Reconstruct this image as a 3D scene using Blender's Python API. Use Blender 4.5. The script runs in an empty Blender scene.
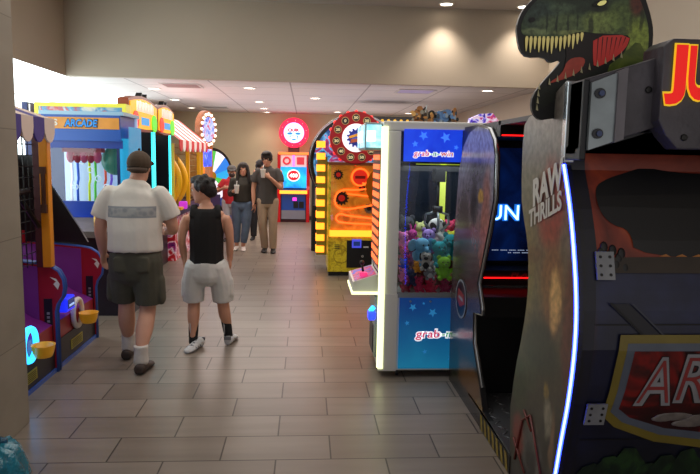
import bpy, bmesh, math, random
from mathutils import Vector, Matrix
random.seed(11)
SC = bpy.context.scene
COL = SC.collection
PI = math.pi
V = Vector

# ------------------------------------------------------------------ materials
def lin(h):
    h = h.lstrip('#')
    o = []
    for i in (0, 2, 4):
        c = int(h[i:i+2], 16) / 255
        o.append(c / 12.92 if c <= .04045 else ((c + .055) / 1.055) ** 2.4)
    return (*o, 1)

MATS = {}
def M(name, col='#808080', rough=.5, metal=0, emit=0, ecol=None, spec=.5, alpha=1, noise=None, bump=None, coat=0):
    """procedural principled material; noise=(scale, amount) varies the base colour, bump=(scale, strength)"""
    if name in MATS:
        return MATS[name]
    m = bpy.data.materials.new(name); m.use_nodes = True
    nt = m.node_tree; b = nt.nodes['Principled BSDF']
    b.inputs['Base Color'].default_value = lin(col)
    b.inputs['Roughness'].default_value = rough
    b.inputs['Metallic'].default_value = metal
    b.inputs['Specular IOR Level'].default_value = spec
    b.inputs['Coat Weight'].default_value = coat
    if emit:
        b.inputs['Emission Color'].default_value = lin(ecol or col)
        b.inputs['Emission Strength'].default_value = emit
    if noise or bump:
        tc = nt.nodes.new('ShaderNodeTexCoord')
    if noise:
        n = nt.nodes.new('ShaderNodeTexNoise'); n.inputs['Scale'].default_value = noise[0]; n.inputs['Detail'].default_value = 5
        nt.links.new(tc.outputs['Object'], n.inputs['Vector'])
        mx = nt.nodes.new('ShaderNodeMixRGB'); mx.blend_type = 'MULTIPLY'; mx.inputs[0].default_value = noise[1]
        mx.inputs[1].default_value = lin(col)
        cr = nt.nodes.new('ShaderNodeValToRGB')
        cr.color_ramp.elements[0].position = .3; cr.color_ramp.elements[1].position = .7
        cr.color_ramp.elements[0].color = (.25, .25, .25, 1); cr.color_ramp.elements[1].color = (1.15, 1.15, 1.15, 1)
        nt.links.new(n.outputs['Fac'], cr.inputs[0]); nt.links.new(cr.outputs[0], mx.inputs[2])
        nt.links.new(mx.outputs[0], b.inputs['Base Color'])
    if bump:
        n2 = nt.nodes.new('ShaderNodeTexNoise'); n2.inputs['Scale'].default_value = bump[0]
        nt.links.new(tc.outputs['Object'], n2.inputs['Vector'])
        bp = nt.nodes.new('ShaderNodeBump'); bp.inputs['Strength'].default_value = bump[1]; bp.inputs['Distance'].default_value = .02
        nt.links.new(n2.outputs['Fac'], bp.inputs['Height']); nt.links.new(bp.outputs[0], b.inputs['Normal'])
    MATS[name] = m
    return m

def ART(name, stops, scale=3, stretch=(1, 1, 1), rough=.35, emit=0, grad=None, distort=1.5, detail=4):
    """printed artwork: noise through a colour ramp, object space; grad=(axis, lo, hi, weight) blends a linear run along an axis into the ramp"""
    if name in MATS:
        return MATS[name]
    m = bpy.data.materials.new(name); m.use_nodes = True
    nt = m.node_tree; b = nt.nodes['Principled BSDF']; b.inputs['Roughness'].default_value = rough
    tc = nt.nodes.new('ShaderNodeTexCoord'); mp = nt.nodes.new('ShaderNodeMapping')
    mp.inputs['Scale'].default_value = stretch
    nt.links.new(tc.outputs['Object'], mp.inputs[0])
    n = nt.nodes.new('ShaderNodeTexNoise'); n.inputs['Scale'].default_value = scale; n.inputs['Detail'].default_value = detail
    n.inputs['Distortion'].default_value = distort
    nt.links.new(mp.outputs[0], n.inputs['Vector'])
    fac = n.outputs['Fac']
    if grad:
        sx = nt.nodes.new('ShaderNodeSeparateXYZ'); nt.links.new(tc.outputs['Object'], sx.inputs[0])
        mr = nt.nodes.new('ShaderNodeMapRange'); mr.inputs['From Min'].default_value = grad[1]; mr.inputs['From Max'].default_value = grad[2]
        nt.links.new(sx.outputs[grad[0]], mr.inputs[0])
        mx = nt.nodes.new('ShaderNodeMix'); mx.inputs[0].default_value = grad[3]
        nt.links.new(fac, mx.inputs[2]); nt.links.new(mr.outputs[0], mx.inputs[3]); fac = mx.outputs[0]
    cr = nt.nodes.new('ShaderNodeValToRGB'); el = cr.color_ramp.elements
    el[0].position, el[0].color = stops[0][0], lin(stops[0][1])
    el[1].position, el[1].color = stops[-1][0], lin(stops[-1][1])
    for p, c in stops[1:-1]:
        e = el.new(p); e.color = lin(c)
    nt.links.new(fac, cr.inputs[0]); nt.links.new(cr.outputs[0], b.inputs['Base Color'])
    if emit:
        nt.links.new(cr.outputs[0], b.inputs['Emission Color']); b.inputs['Emission Strength'].default_value = emit
    MATS[name] = m
    return m

def PAINT(name, ax, base, blobs, v0, v1, rough=.35, warp=(4, .08), grain=(18, .35), emit=0, off=(0, 0)):
    """airbrushed print: vertical colour run plus soft-edged colour patches on a flat panel (object space, metres)"""
    if name in MATS:
        return MATS[name]
    m = bpy.data.materials.new(name); m.use_nodes = True
    nt = m.node_tree; b = nt.nodes['Principled BSDF']; b.inputs['Roughness'].default_value = rough; L = nt.links.new
    tc = nt.nodes.new('ShaderNodeTexCoord'); n = nt.nodes.new('ShaderNodeTexNoise'); n.inputs['Scale'].default_value = warp[0]; n.inputs['Detail'].default_value = 5; L(tc.outputs['Object'], n.inputs['Vector'])
    a = nt.nodes.new('ShaderNodeVectorMath'); a.operation = 'SUBTRACT'; L(n.outputs['Color'], a.inputs[0]); a.inputs[1].default_value = (.5, .5, .5)
    c = nt.nodes.new('ShaderNodeVectorMath'); c.operation = 'SCALE'; L(a.outputs[0], c.inputs[0]); c.inputs['Scale'].default_value = warp[1] * 2
    d = nt.nodes.new('ShaderNodeVectorMath'); d.operation = 'ADD'; L(tc.outputs['Object'], d.inputs[0]); L(c.outputs[0], d.inputs[1])
    sp = nt.nodes.new('ShaderNodeSeparateXYZ'); L(d.outputs[0], sp.inputs[0]); cb = nt.nodes.new('ShaderNodeCombineXYZ'); L(sp.outputs[ax[0]], cb.inputs[0]); L(sp.outputs[ax[1]], cb.inputs[1])
    mr = nt.nodes.new('ShaderNodeMapRange'); mr.inputs['From Min'].default_value = v0; mr.inputs['From Max'].default_value = v1; L(sp.outputs[ax[1]], mr.inputs[0])
    cr = nt.nodes.new('ShaderNodeValToRGB'); el = cr.color_ramp.elements
    el[0].position, el[0].color = base[0][0], lin(base[0][1]); el[1].position, el[1].color = base[-1][0], lin(base[-1][1])
    for q, h in base[1:-1]: el.new(q).color = lin(h)
    L(mr.outputs[0], cr.inputs[0]); col = cr.outputs[0]
    for (h, v, rh, rv, hx, st) in blobs:
        e = nt.nodes.new('ShaderNodeVectorMath'); e.operation = 'SUBTRACT'; L(cb.outputs[0], e.inputs[0]); e.inputs[1].default_value = (h - off[0], v - off[1], 0)
        f = nt.nodes.new('ShaderNodeVectorMath'); f.operation = 'DIVIDE'; L(e.outputs[0], f.inputs[0]); f.inputs[1].default_value = (rh, rv, 1)
        g = nt.nodes.new('ShaderNodeVectorMath'); g.operation = 'LENGTH'; L(f.outputs[0], g.inputs[0])
        r = nt.nodes.new('ShaderNodeMapRange'); r.interpolation_type = 'SMOOTHSTEP'; r.inputs['From Min'].default_value = 1.25; r.inputs['From Max'].default_value = .55; r.inputs['To Max'].default_value = st; L(g.outputs['Value'], r.inputs[0])
        x = nt.nodes.new('ShaderNodeMixRGB'); L(r.outputs[0], x.inputs[0]); L(col, x.inputs[1]); x.inputs[2].default_value = lin(hx); col = x.outputs[0]
    n2 = nt.nodes.new('ShaderNodeTexNoise'); n2.inputs['Scale'].default_value = grain[0]; n2.inputs['Detail'].default_value = 7; L(tc.outputs['Object'], n2.inputs['Vector'])
    r2 = nt.nodes.new('ShaderNodeValToRGB'); r2.color_ramp.elements[0].position = .3; r2.color_ramp.elements[1].position = .68
    lo, hi = 1 - grain[1], 1 + grain[1] * .6; r2.color_ramp.elements[0].color = (lo, lo, lo, 1); r2.color_ramp.elements[1].color = (hi, hi, hi, 1); L(n2.outputs['Fac'], r2.inputs[0])
    x = nt.nodes.new('ShaderNodeMixRGB'); x.blend_type = 'MULTIPLY'; x.inputs[0].default_value = 1; L(col, x.inputs[1]); L(r2.outputs[0], x.inputs[2]); L(x.outputs[0], b.inputs['Base Color'])
    if emit: L(x.outputs[0], b.inputs['Emission Color']); b.inputs['Emission Strength'].default_value = emit
    MATS[name] = m
    return m

def glass_mat(name, tint='#ffffff', refl=.12, rough=.02):
    if name in MATS:
        return MATS[name]
    m = bpy.data.materials.new(name); m.use_nodes = True
    nt = m.node_tree; nt.nodes.remove(nt.nodes['Principled BSDF'])
    out = nt.nodes['Material Output']
    t = nt.nodes.new('ShaderNodeBsdfTransparent'); t.inputs[0].default_value = lin(tint)
    g = nt.nodes.new('ShaderNodeBsdfGlossy'); g.inputs['Roughness'].default_value = rough
    mx = nt.nodes.new('ShaderNodeMixShader')
    fr = nt.nodes.new('ShaderNodeFresnel'); fr.inputs[0].default_value = 1.45
    mu = nt.nodes.new('ShaderNodeMath'); mu.operation = 'ADD'; mu.inputs[1].default_value = refl - .04; mu.use_clamp = True
    nt.links.new(fr.outputs[0], mu.inputs[0]); nt.links.new(mu.outputs[0], mx.inputs[0])
    nt.links.new(t.outputs[0], mx.inputs[1]); nt.links.new(g.outputs[0], mx.inputs[2]); nt.links.new(mx.outputs[0], out.inputs[0])
    MATS[name] = m
    return m

def brick_mat(name, c1, c2, mortar, w, h, gap, loc=(0, 0, 0), rot=(0, 0, 0), rough=.4, offset=.5, streak=None, bump=.15, smooth=.1, spec=.5):
    """tiles in object space"""
    m = bpy.data.materials.new(name); m.use_nodes = True
    nt = m.node_tree; b = nt.nodes['Principled BSDF']; b.inputs['Roughness'].default_value = rough
    b.inputs['Specular IOR Level'].default_value = spec
    tc = nt.nodes.new('ShaderNodeTexCoord'); mp = nt.nodes.new('ShaderNodeMapping')
    mp.inputs['Location'].default_value = loc; mp.inputs['Rotation'].default_value = rot
    nt.links.new(tc.outputs['Object'], mp.inputs[0])
    br = nt.nodes.new('ShaderNodeTexBrick'); br.offset = offset; br.offset_frequency = 2; br.squash = 1
    br.inputs['Scale'].default_value = 1; br.inputs['Brick Width'].default_value = w; br.inputs['Row Height'].default_value = h
    br.inputs['Mortar Size'].default_value = gap; br.inputs['Mortar Smooth'].default_value = smooth
    br.inputs['Color1'].default_value = lin(c1); br.inputs['Color2'].default_value = lin(c2); br.inputs['Mortar'].default_value = lin(mortar)
    nt.links.new(mp.outputs[0], br.inputs['Vector'])
    col = br.outputs['Color']
    if streak:
        m2 = nt.nodes.new('ShaderNodeMapping'); m2.inputs['Scale'].default_value = streak[:3]
        nt.links.new(tc.outputs['Object'], m2.inputs[0])
        n = nt.nodes.new('ShaderNodeTexNoise'); n.inputs['Scale'].default_value = 1; n.inputs['Detail'].default_value = 6
        nt.links.new(m2.outputs[0], n.inputs['Vector'])
        cr = nt.nodes.new('ShaderNodeValToRGB'); cr.color_ramp.elements[0].position = .3; cr.color_ramp.elements[1].position = .7
        lo = 1 - streak[3]
        cr.color_ramp.elements[0].color = (lo, lo, lo, 1); cr.color_ramp.elements[1].color = (1, 1, 1, 1)
        nt.links.new(n.outputs['Fac'], cr.inputs[0])
        mx = nt.nodes.new('ShaderNodeMixRGB'); mx.blend_type = 'MULTIPLY'; mx.inputs[0].default_value = 1
        nt.links.new(col, mx.inputs[1]); nt.links.new(cr.outputs[0], mx.inputs[2]); col = mx.outputs[0]
    nt.links.new(col, b.inputs['Base Color'])
    if bump:
        bp = nt.nodes.new('ShaderNodeBump'); bp.inputs['Strength'].default_value = bump; bp.inputs['Distance'].default_value = .004; bp.invert = True
        nt.links.new(br.outputs['Fac'], bp.inputs['Height']); nt.links.new(bp.outputs[0], b.inputs['Normal'])
    MATS[name] = m
    return m

# ------------------------------------------------------------------ objects
def tag(o, label=None, cat=None, group=None, kind=None):
    if label: o['label'] = label
    if cat: o['category'] = cat
    if group: o['group'] = group
    if kind: o['kind'] = kind
    return o

def thing(name, label, cat, loc=(0, 0, 0), rz=0, group=None):
    o = bpy.data.objects.new(name, None); COL.objects.link(o)
    o.location = loc; o.rotation_euler = (0, 0, math.radians(rz)); o.empty_display_size = .2
    return tag(o, label, cat, group)

def copy_tree(o, parent=None):
    c = o.copy(); COL.objects.link(c); c.parent = parent
    for ch in list(o.children):
        copy_tree(ch, c)
    return c

FONT_CACHE = {}
def font_mesh(s, bold=0.0, extrude=.0, shear=0.0, space=1.0):
    k = (s, bold, extrude, shear, space)
    if k not in FONT_CACHE:
        cu = bpy.data.curves.new('lettering', 'FONT'); cu.body = s; cu.size = 1; cu.offset = bold; cu.extrude = extrude; cu.shear = shear
        cu.space_character = space; cu.resolution_u = 4
        ob = bpy.data.objects.new('lettering', cu); COL.objects.link(ob)
        dg = bpy.context.evaluated_depsgraph_get()
        me = bpy.data.meshes.new_from_object(ob.evaluated_get(dg))
        bpy.data.objects.remove(ob); bpy.data.curves.remove(cu)
        vs = [v.co.copy() for v in me.vertices]; fs = [list(p.vertices) for p in me.polygons]
        x0 = min(v.x for v in vs); x1 = max(v.x for v in vs); y0 = min(v.y for v in vs); y1 = max(v.y for v in vs)
        vs = [V(((v.x - (x0 + x1) / 2) / (x1 - x0), (v.y - (y0 + y1) / 2) / (y1 - y0), v.z)) for v in vs]
        bpy.data.meshes.remove(me)
        FONT_CACHE[k] = (vs, fs)
    return FONT_CACHE[k]

class MB:
    def __init__(s):
        s.bm = bmesh.new(); s.mats = []
    def mi(s, m):
        if m not in s.mats: s.mats.append(m)
        return s.mats.index(m)
    def face(s, pts, m, flip=False):
        vs = [s.bm.verts.new(p) for p in pts]
        if flip: vs.reverse()
        f = s.bm.faces.new(vs); f.material_index = s.mi(m); return f
    def box(s, x0, x1, y0, y1, z0, z1, m, bev=0):
        r = bmesh.ops.create_cube(s.bm, size=1)
        for v in r['verts']:
            v.co = V(((x0 + x1) / 2 + v.co.x * (x1 - x0), (y0 + y1) / 2 + v.co.y * (y1 - y0), (z0 + z1) / 2 + v.co.z * (z1 - z0)))
        fs = set(f for v in r['verts'] for f in v.link_faces)
        i = s.mi(m)
        for f in fs: f.material_index = i
        if bev:
            es = set(e for v in r['verts'] for e in v.link_edges)
            q = bmesh.ops.bevel(s.bm, geom=list(es), offset=bev, segments=2, affect='EDGES', profile=.6)
            for f in q['faces']: f.material_index = i
        return s
    def prism(s, poly, axis, a0, a1, m, m_side=None):
        """poly: 2-D outline; axis 'x' -> (y,z), 'y' -> (x,z), 'z' -> (x,y)"""
        def P(p, a):
            return {'x': V((a, p[0], p[1])), 'y': V((p[0], a, p[1])), 'z': V((p[0], p[1], a))}[axis]
        A = [s.bm.verts.new(P(p, a0)) for p in poly]; B = [s.bm.verts.new(P(p, a1)) for p in poly]
        i = s.mi(m); j = s.mi(m_side or m); n = len(poly); fs = []
        fs.append(s.bm.faces.new(A)); fs.append(s.bm.faces.new(B[::-1]))
        for f in fs: f.material_index = i
        for k in range(n):
            f = s.bm.faces.new((A[k], B[k], B[(k+1) % n], A[(k+1) % n])); f.material_index = j; fs.append(f)
        bmesh.ops.recalc_face_normals(s.bm, faces=fs)
        return s
    def tube(s, pts, r, m, n=8, closed=False, flat=False):
        pts = [V(p) for p in pts]; k = len(pts)
        rs = r if isinstance(r, (list, tuple)) else [r] * k
        rings = []; up = V((0, 0, 1)); prev = None
        for i, p in enumerate(pts):
            a = pts[(i - 1) % k] if (closed or i > 0) else p
            b = pts[(i + 1) % k] if (closed or i < k - 1) else p
            t = (b - a).normalized()
            if prev is None:
                ref = up if abs(t.z) < .9 else V((1, 0, 0))
                u = t.cross(ref).normalized()
            else:
                u = (prev - t * prev.dot(t)).normalized()
            prev = u; w = t.cross(u)
            rings.append([s.bm.verts.new(p + (u * math.cos(2*PI*j/n) + w * math.sin(2*PI*j/n)) * rs[i]) for j in range(n)])
        i = s.mi(m); fs = []
        for a in range(k if closed else k - 1):
            A, B = rings[a], rings[(a + 1) % k]
            for j in range(n):
                f = s.bm.faces.new((A[j], A[(j+1) % n], B[(j+1) % n], B[j])); fs.append(f)
        if not closed:
            fs.append(s.bm.faces.new(rings[0][::-1])); fs.append(s.bm.faces.new(rings[-1]))
        for f in fs: f.material_index = i; f.smooth = not flat
        bmesh.ops.recalc_face_normals(s.bm, faces=fs)
        return s
    def disc(s, c, r, axis, d, m, n=32, rz=None):
        """short cylinder centred at c, radius r (or (ra, rb)), thickness d along axis"""
        c = V(c); ra, rb = r if isinstance(r, tuple) else (r, r)
        ax = {'x': (V((0, 1, 0)), V((0, 0, 1)), V((1, 0, 0))), 'y': (V((1, 0, 0)), V((0, 0, 1)), V((0, 1, 0))), 'z': (V((1, 0, 0)), V((0, 1, 0)), V((0, 0, 1)))}[axis]
        A = []; B = []
        for k in range(n):
            o = ax[0] * math.cos(2*PI*k/n) * ra + ax[1] * math.sin(2*PI*k/n) * rb
            A.append(s.bm.verts.new(c + o - ax[2] * d / 2)); B.append(s.bm.verts.new(c + o + ax[2] * d / 2))
        fs = [s.bm.faces.new(A), s.bm.faces.new(B[::-1])]
        for k in range(n): fs.append(s.bm.faces.new((A[k], B[k], B[(k+1) % n], A[(k+1) % n])))
        i = s.mi(m)
        for f in fs: f.material_index = i
        bmesh.ops.recalc_face_normals(s.bm, faces=fs)
        return s
    def ring(s, c, R, r, axis, m, n=40, k=8, squash=1):
        pts = []
        c = V(c)
        for j in range(n):
            a = 2*PI*j/n
            o = {'x': V((0, math.cos(a), math.sin(a))), 'y': V((math.cos(a), 0, math.sin(a))), 'z': V((math.cos(a), math.sin(a), 0))}[axis]
            pts.append(c + o * R)
        return s.tube(pts, r, m, n=k, closed=True)
    def ball(s, c, r, m, seg=14, rot=None):
        if not isinstance(r, (tuple, list)): r = (r, r, r)
        q = bmesh.ops.create_uvsphere(s.bm, u_segments=seg, v_segments=max(6, seg * 2 // 3), radius=1)
        R = rot.to_matrix() if hasattr(rot, 'to_matrix') else (rot or Matrix.Identity(3))
        for v in q['verts']:
            v.co = R @ V((v.co.x * r[0], v.co.y * r[1], v.co.z * r[2])) + V(c)
        i = s.mi(m)
        for f in set(f for v in q['verts'] for f in v.link_faces): f.material_index = i; f.smooth = True
        return s
    def text(s, txt, c, w, h, m, xdir=(1, 0, 0), udir=(0, 0, 1), bold=.02, extrude=.02, shear=0, space=1):
        vs, fs = font_mesh(txt, bold, extrude, shear, space)
        X = V(xdir).normalized(); U = V(udir).normalized(); N = X.cross(U); c = V(c)
        nv = [s.bm.verts.new(c + X * v.x * w + U * v.y * h + N * v.z * min(w, h) * .25) for v in vs]
        i = s.mi(m)
        for f in fs:
            try:
                q = s.bm.faces.new([nv[k] for k in f]); q.material_index = i
            except ValueError: pass
        return s
    def loft(s, rings, m, cap=True, smooth=True):
        """rings: lists of points, equal length"""
        R = [[s.bm.verts.new(p) for p in r] for r in rings]; n = len(R[0]); fs = []
        for a in range(len(R) - 1):
            for j in range(n):
                fs.append(s.bm.faces.new((R[a][j], R[a][(j+1) % n], R[a+1][(j+1) % n], R[a+1][j])))
        if cap:
            fs.append(s.bm.faces.new(R[0][::-1])); fs.append(s.bm.faces.new(R[-1]))
        i = s.mi(m)
        for f in fs: f.material_index = i; f.smooth = smooth
        bmesh.ops.recalc_face_normals(s.bm, faces=fs)
        return s
    def build(s, name, parent=None, bevel=0, smooth=False):
        me = bpy.data.meshes.new(name); s.bm.to_mesh(me); s.bm.free()
        for m in s.mats: me.materials.append(m)
        if smooth:
            for p in me.polygons: p.use_smooth = True
        o = bpy.data.objects.new(name, me); COL.objects.link(o); o.parent = parent
        if bevel:
            b = o.modifiers.new('bevel', 'BEVEL'); b.width = bevel; b.segments = 2; b.limit_method = 'ANGLE'; b.angle_limit = .6
        return o

def box(name, parent, m, *a, bev=0):
    return MB().box(*a, m, bev).build(name, parent)

def struct(o):
    o['kind'] = 'structure'; return o

def smooth_poly(pts, it=2, closed=True):
    """Chaikin corner cutting"""
    for _ in range(it):
        o = []; n = len(pts)
        rng = range(n) if closed else range(n - 1)
        if not closed: o.append(pts[0])
        for i in rng:
            a, b = V(pts[i]), V(pts[(i + 1) % n])
            o += [tuple(a * .75 + b * .25), tuple(a * .25 + b * .75)]
        if not closed: o.append(pts[-1])
        pts = o
    return pts
# ------------------------------------------------------------------ room shell
LZ, HZ, SY, BY = 2.72, 3.83, 9.6, 16.7           # low ceiling, high ceiling, soffit, back wall
LX, RX = -3.43, 3.6
wall_m = M('beige_paint', '#b4a593', .75, noise=(.6, .12))
cream_m = M('cream_paint', '#c9bb9a', .8, noise=(.5, .12))
white_m = M('white_trim', '#d9d6d0', .6)
tile_m = brick_mat('floor_tile', '#8d8277', '#7f7368', '#40372f', .6, .3, .0045, loc=(.15 + .3, -.02, 0), rough=.33, streak=(1.2, 9, 1, .22), bump=.35)
ceil_m = brick_mat('ceiling_tile', '#ccc6c4', '#c8c1bf', '#989190', 1.2, 1.2, .012, loc=(0.25, .3, 0), rough=.85, offset=0, bump=.2)
struct(box('floor', None, tile_m, LX - .1, RX + .1, -.5, BY + .1, -.1, 0))
struct(box('ceiling', None, ceil_m, LX - .1, RX + .1, SY + .11, BY + .1, LZ, LZ + .1))
struct(box('ceiling', None, M('high_ceiling_paint', '#b5aea6', .85), LX - .1, RX + .1, -.5, SY + .05, HZ, HZ + .1))
struct(box('wall_back', None, cream_m, LX - .1, RX + .1, BY, BY + .1, 0, LZ))
struct(box('wall_soffit', None, wall_m, LX - .1, RX + .1, SY, SY + .12, LZ - .0, HZ))
struct(box('wall_bulkhead_left', None, wall_m, LX - .12, LX, 1.5, SY, LZ, HZ))
struct(box('wall_right', None, wall_m, RX, RX + .12, -.5, BY, 0, HZ))
# left wall with long daylight glazing under the bulkhead
w = MB()
w.box(LX - .12, LX, 1.5, BY, 0, .95, cream_m)
w.box(LX - .12, LX, 13.2, BY, .95, LZ, cream_m)
w.box(LX - .12, LX, 1.5, 2.2, .95, LZ, cream_m)
struct(w.build('wall_left'))
fr = M('window_frame_glow', '#eef4f6', .5, emit=.9)  # frame glow put in so it looks washed out by daylight
w = MB()
for y in (2.2, 13.15):
    w.box(LX - .1, LX + .004, y, y + .05, .95, LZ, fr)
for y in (5.8, 9.5):
    w.box(LX - .012, LX - .002, y, y + .035, 1.0, LZ - .05, fr)
w.box(LX - .1, LX - .02, 2.2, 13.2, .95, 1.0, fr); w.box(LX - .012, LX - .002, 2.2, 13.2, 2.3, 2.32, fr)
wf = struct(w.build('window_1'))
g = box('window_pane', wf, M('daylit_frosted_glass', '#e6f6fa', .4, emit=3.6, ecol='#e6f6f8'), LX - .03, LX - .014, 2.2, 13.2, .95, LZ)
# stone clad pillar at the near left
stone = brick_mat('stone_cladding', '#9a9080', '#958b7b', '#7a7062', .62, .62, .003, loc=(.1, .25, 0), rot=(0, 0, 0), rough=.6, offset=0, streak=(2, 2, 3, .25), bump=.2)
stone.node_tree.nodes['Mapping'].inputs['Rotation'].default_value = (PI/2, 0, PI/2)
struct(box('wall_pillar_left', None, stone, -2.35, -1.665, 1.4, 3.86, 0, HZ, bev=.006))
struct(box('baseboard_back', None, M('dark_base', '#4a4038', .5), LX, RX, BY - .015, BY, 0, .1))

# recessed lights -----------------------------------------------------------
lamp_e = M('downlight_glow', '#fff6e6', .5, emit=9, ecol='#fff1dc')
trim_w = M('downlight_trim', '#e6e2da', .4)
def downlight(x, y, z, label, group, power=14, r=.085, col=(1, .9, .78), cone=2.3):
    t = thing('recessed_downlight', label, 'ceiling light', (x, y, z), 0, group)
    MB().ring((0, 0, -.004), r + .012, .012, 'z', trim_w, 24, 6).build('trim_ring', t)
    MB().disc((0, 0, -.003), r, 'z', .006, lamp_e, 24).build('lens', t)
    l = bpy.data.lights.new('downlight', 'SPOT'); l.energy = power; l.spot_size = cone; l.spot_blend = .8; l.shadow_soft_size = .08; l.color = col
    lo = bpy.data.objects.new('downlight_lamp', l); COL.objects.link(lo); lo.location = (x, y, z - .03)
    return t
G1 = 'round downlights in the low ceiling'
for x, y, lab, p in (
    (-2.53, 11.1, 'round downlight over the twin yellow marquees, leftmost in the low ceiling', 26),
    (-2.61, 13.2, 'round downlight above the striped awning game', 26),
    (-2.66, 15.3, 'farthest left round downlight, near the back wall corner', 26),
    (-.92, 10.6, 'large-looking downlight of the middle row, nearest to the soffit', 34),
    (-.95, 13.2, 'second downlight of the middle row counted from the soffit', 34),
    (-.97, 15.0, 'third downlight of the middle row counted from the soffit', 30),
    (-.98, 16.2, 'last downlight of the middle row, close to the back wall', 20),
    (.16, 12.1, 'downlight just above and right of the red disc-topped game', 34),
    (.74, 15.6, 'small downlight between red disc and big red wheel', 30),
    (2.83, 10.1, 'downlight at the right end of the low ceiling beside soffit', 40),
    (2.44, 15.5, 'small far downlight seen above the claw machine front', 30)):
    downlight(x, y, LZ, lab, G1, p)
downlight(1.97, 9.34, HZ, 'downlight in the high ceiling throwing a pool on the soffit', 'downlights in the high ceiling', 95, cone=1.75)
downlight(3.1, 9.34, HZ, 'downlight in the high ceiling hidden above the dinosaur head', 'downlights in the high ceiling', 80, cone=1.75)
downlight(-3.2, 6.6, HZ, 'downlight in the high ceiling beside the left bulkhead', 'downlights in the high ceiling', 70)
# air vents
vm = M('vent_metal', '#bcb6b2', .5)
def vent(x, y, lab, fill):
    t = thing('ceiling_vent', lab, 'air vent', (x, y, LZ), 0, 'square air vents in the low ceiling')
    w = MB()
    for a in (-.3, .27): w.box(a, a + .03, -.3, .3, -.012, 0, vm)
    for a in (-.3, .27): w.box(-.27, .27, a, a + .03, -.012, 0, vm)
    w.build('vent_frame', t)
    w = MB()
    for k in range(7): w.box(-.27, .27, -.25 + k * .075, -.22 + k * .075, -.01, -.002, fill)
    w.build('louvre', t)
vent(-1.97, 10.5, 'reddish square ceiling vent left of the middle lights', M('vent_red', '#a08482', .5))
vent(-2.07, 15.0, 'faint square ceiling vent near the back wall', M('vent_grey', '#928b86', .5))
vent(1.75, 10.5, 'square ceiling vent with pinkish blue reflections above claw machine', M('vent_reflection_tint', '#9da6bb', .4, emit=.25, ecol='#c08fc8'))  # pinkish blue reflections are put into the louvre colour and glow
# ------------------------------------------------------------------ left row of games
black = M('black_plastic', '#0c0c0e', .4)
dark = M('dark_metal', '#1b1b1f', .45, metal=.3)
red_lam = M('red_laminate', '#a01825', .35, noise=(6, .25))
maroon = M('maroon_laminate', '#4a0d18', .4)
purple = M('purple_vinyl', '#7a2488', .45, noise=(3, .2), emit=.03)  # slight glow lifts the ramp where little light gets in
orange_post = M('orange_enamel', '#e08b12', .35)
blue_edge = M('blue_edging', '#2b55a8', .35)
cup_y = M('yellow_cup_plastic', '#d99a1e', .35, emit=.12)
led_blue = M('led_blue', '#2060ff', .4, emit=5, ecol='#1848ff')
led_cyan = M('led_cyan', '#40d0ff', .4, emit=3.2, ecol='#28a8ff')
white_pl = M('white_plastic', '#dcdad6', .4)
screen_dk = M('lcd_dark', '#10182c', .2, emit=.5, ecol='#223e8a')
label_y = M('yellow_sticker', '#a39a3a', .5)
aw_w = M('awning_cream', '#d8c4b8', .6); aw_p = M('awning_purple', '#3a2a80', .6)
aw_r = M('awning_red', '#c81f26', .5, emit=.12); aw_ww = M('awning_white', '#e6dcd8', .5, emit=.1)
net_m = M('black_netting', '#141416', .7)

def scallop(mb, x0, x1, n, y, ztop, zstr, zbot, mats, t=.012, slope=None):
    """valance of n rounded tabs along local x at depth y"""
    w = (x1 - x0) / n
    for k in range(n):
        a, b = x0 + k * w, x0 + (k + 1) * w
        pts = [(a, ztop), (a, zstr)]
        for q in range(1, 8):
            an = PI + PI * q / 8
            pts.append(((a + b) / 2 + math.cos(an) * w / 2, zstr + math.sin(an) * (zstr - zbot)))
        pts += [(b, zstr), (b, ztop)]
        mb.prism(pts, 'y', y, y + t, mats[k % len(mats)])

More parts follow.
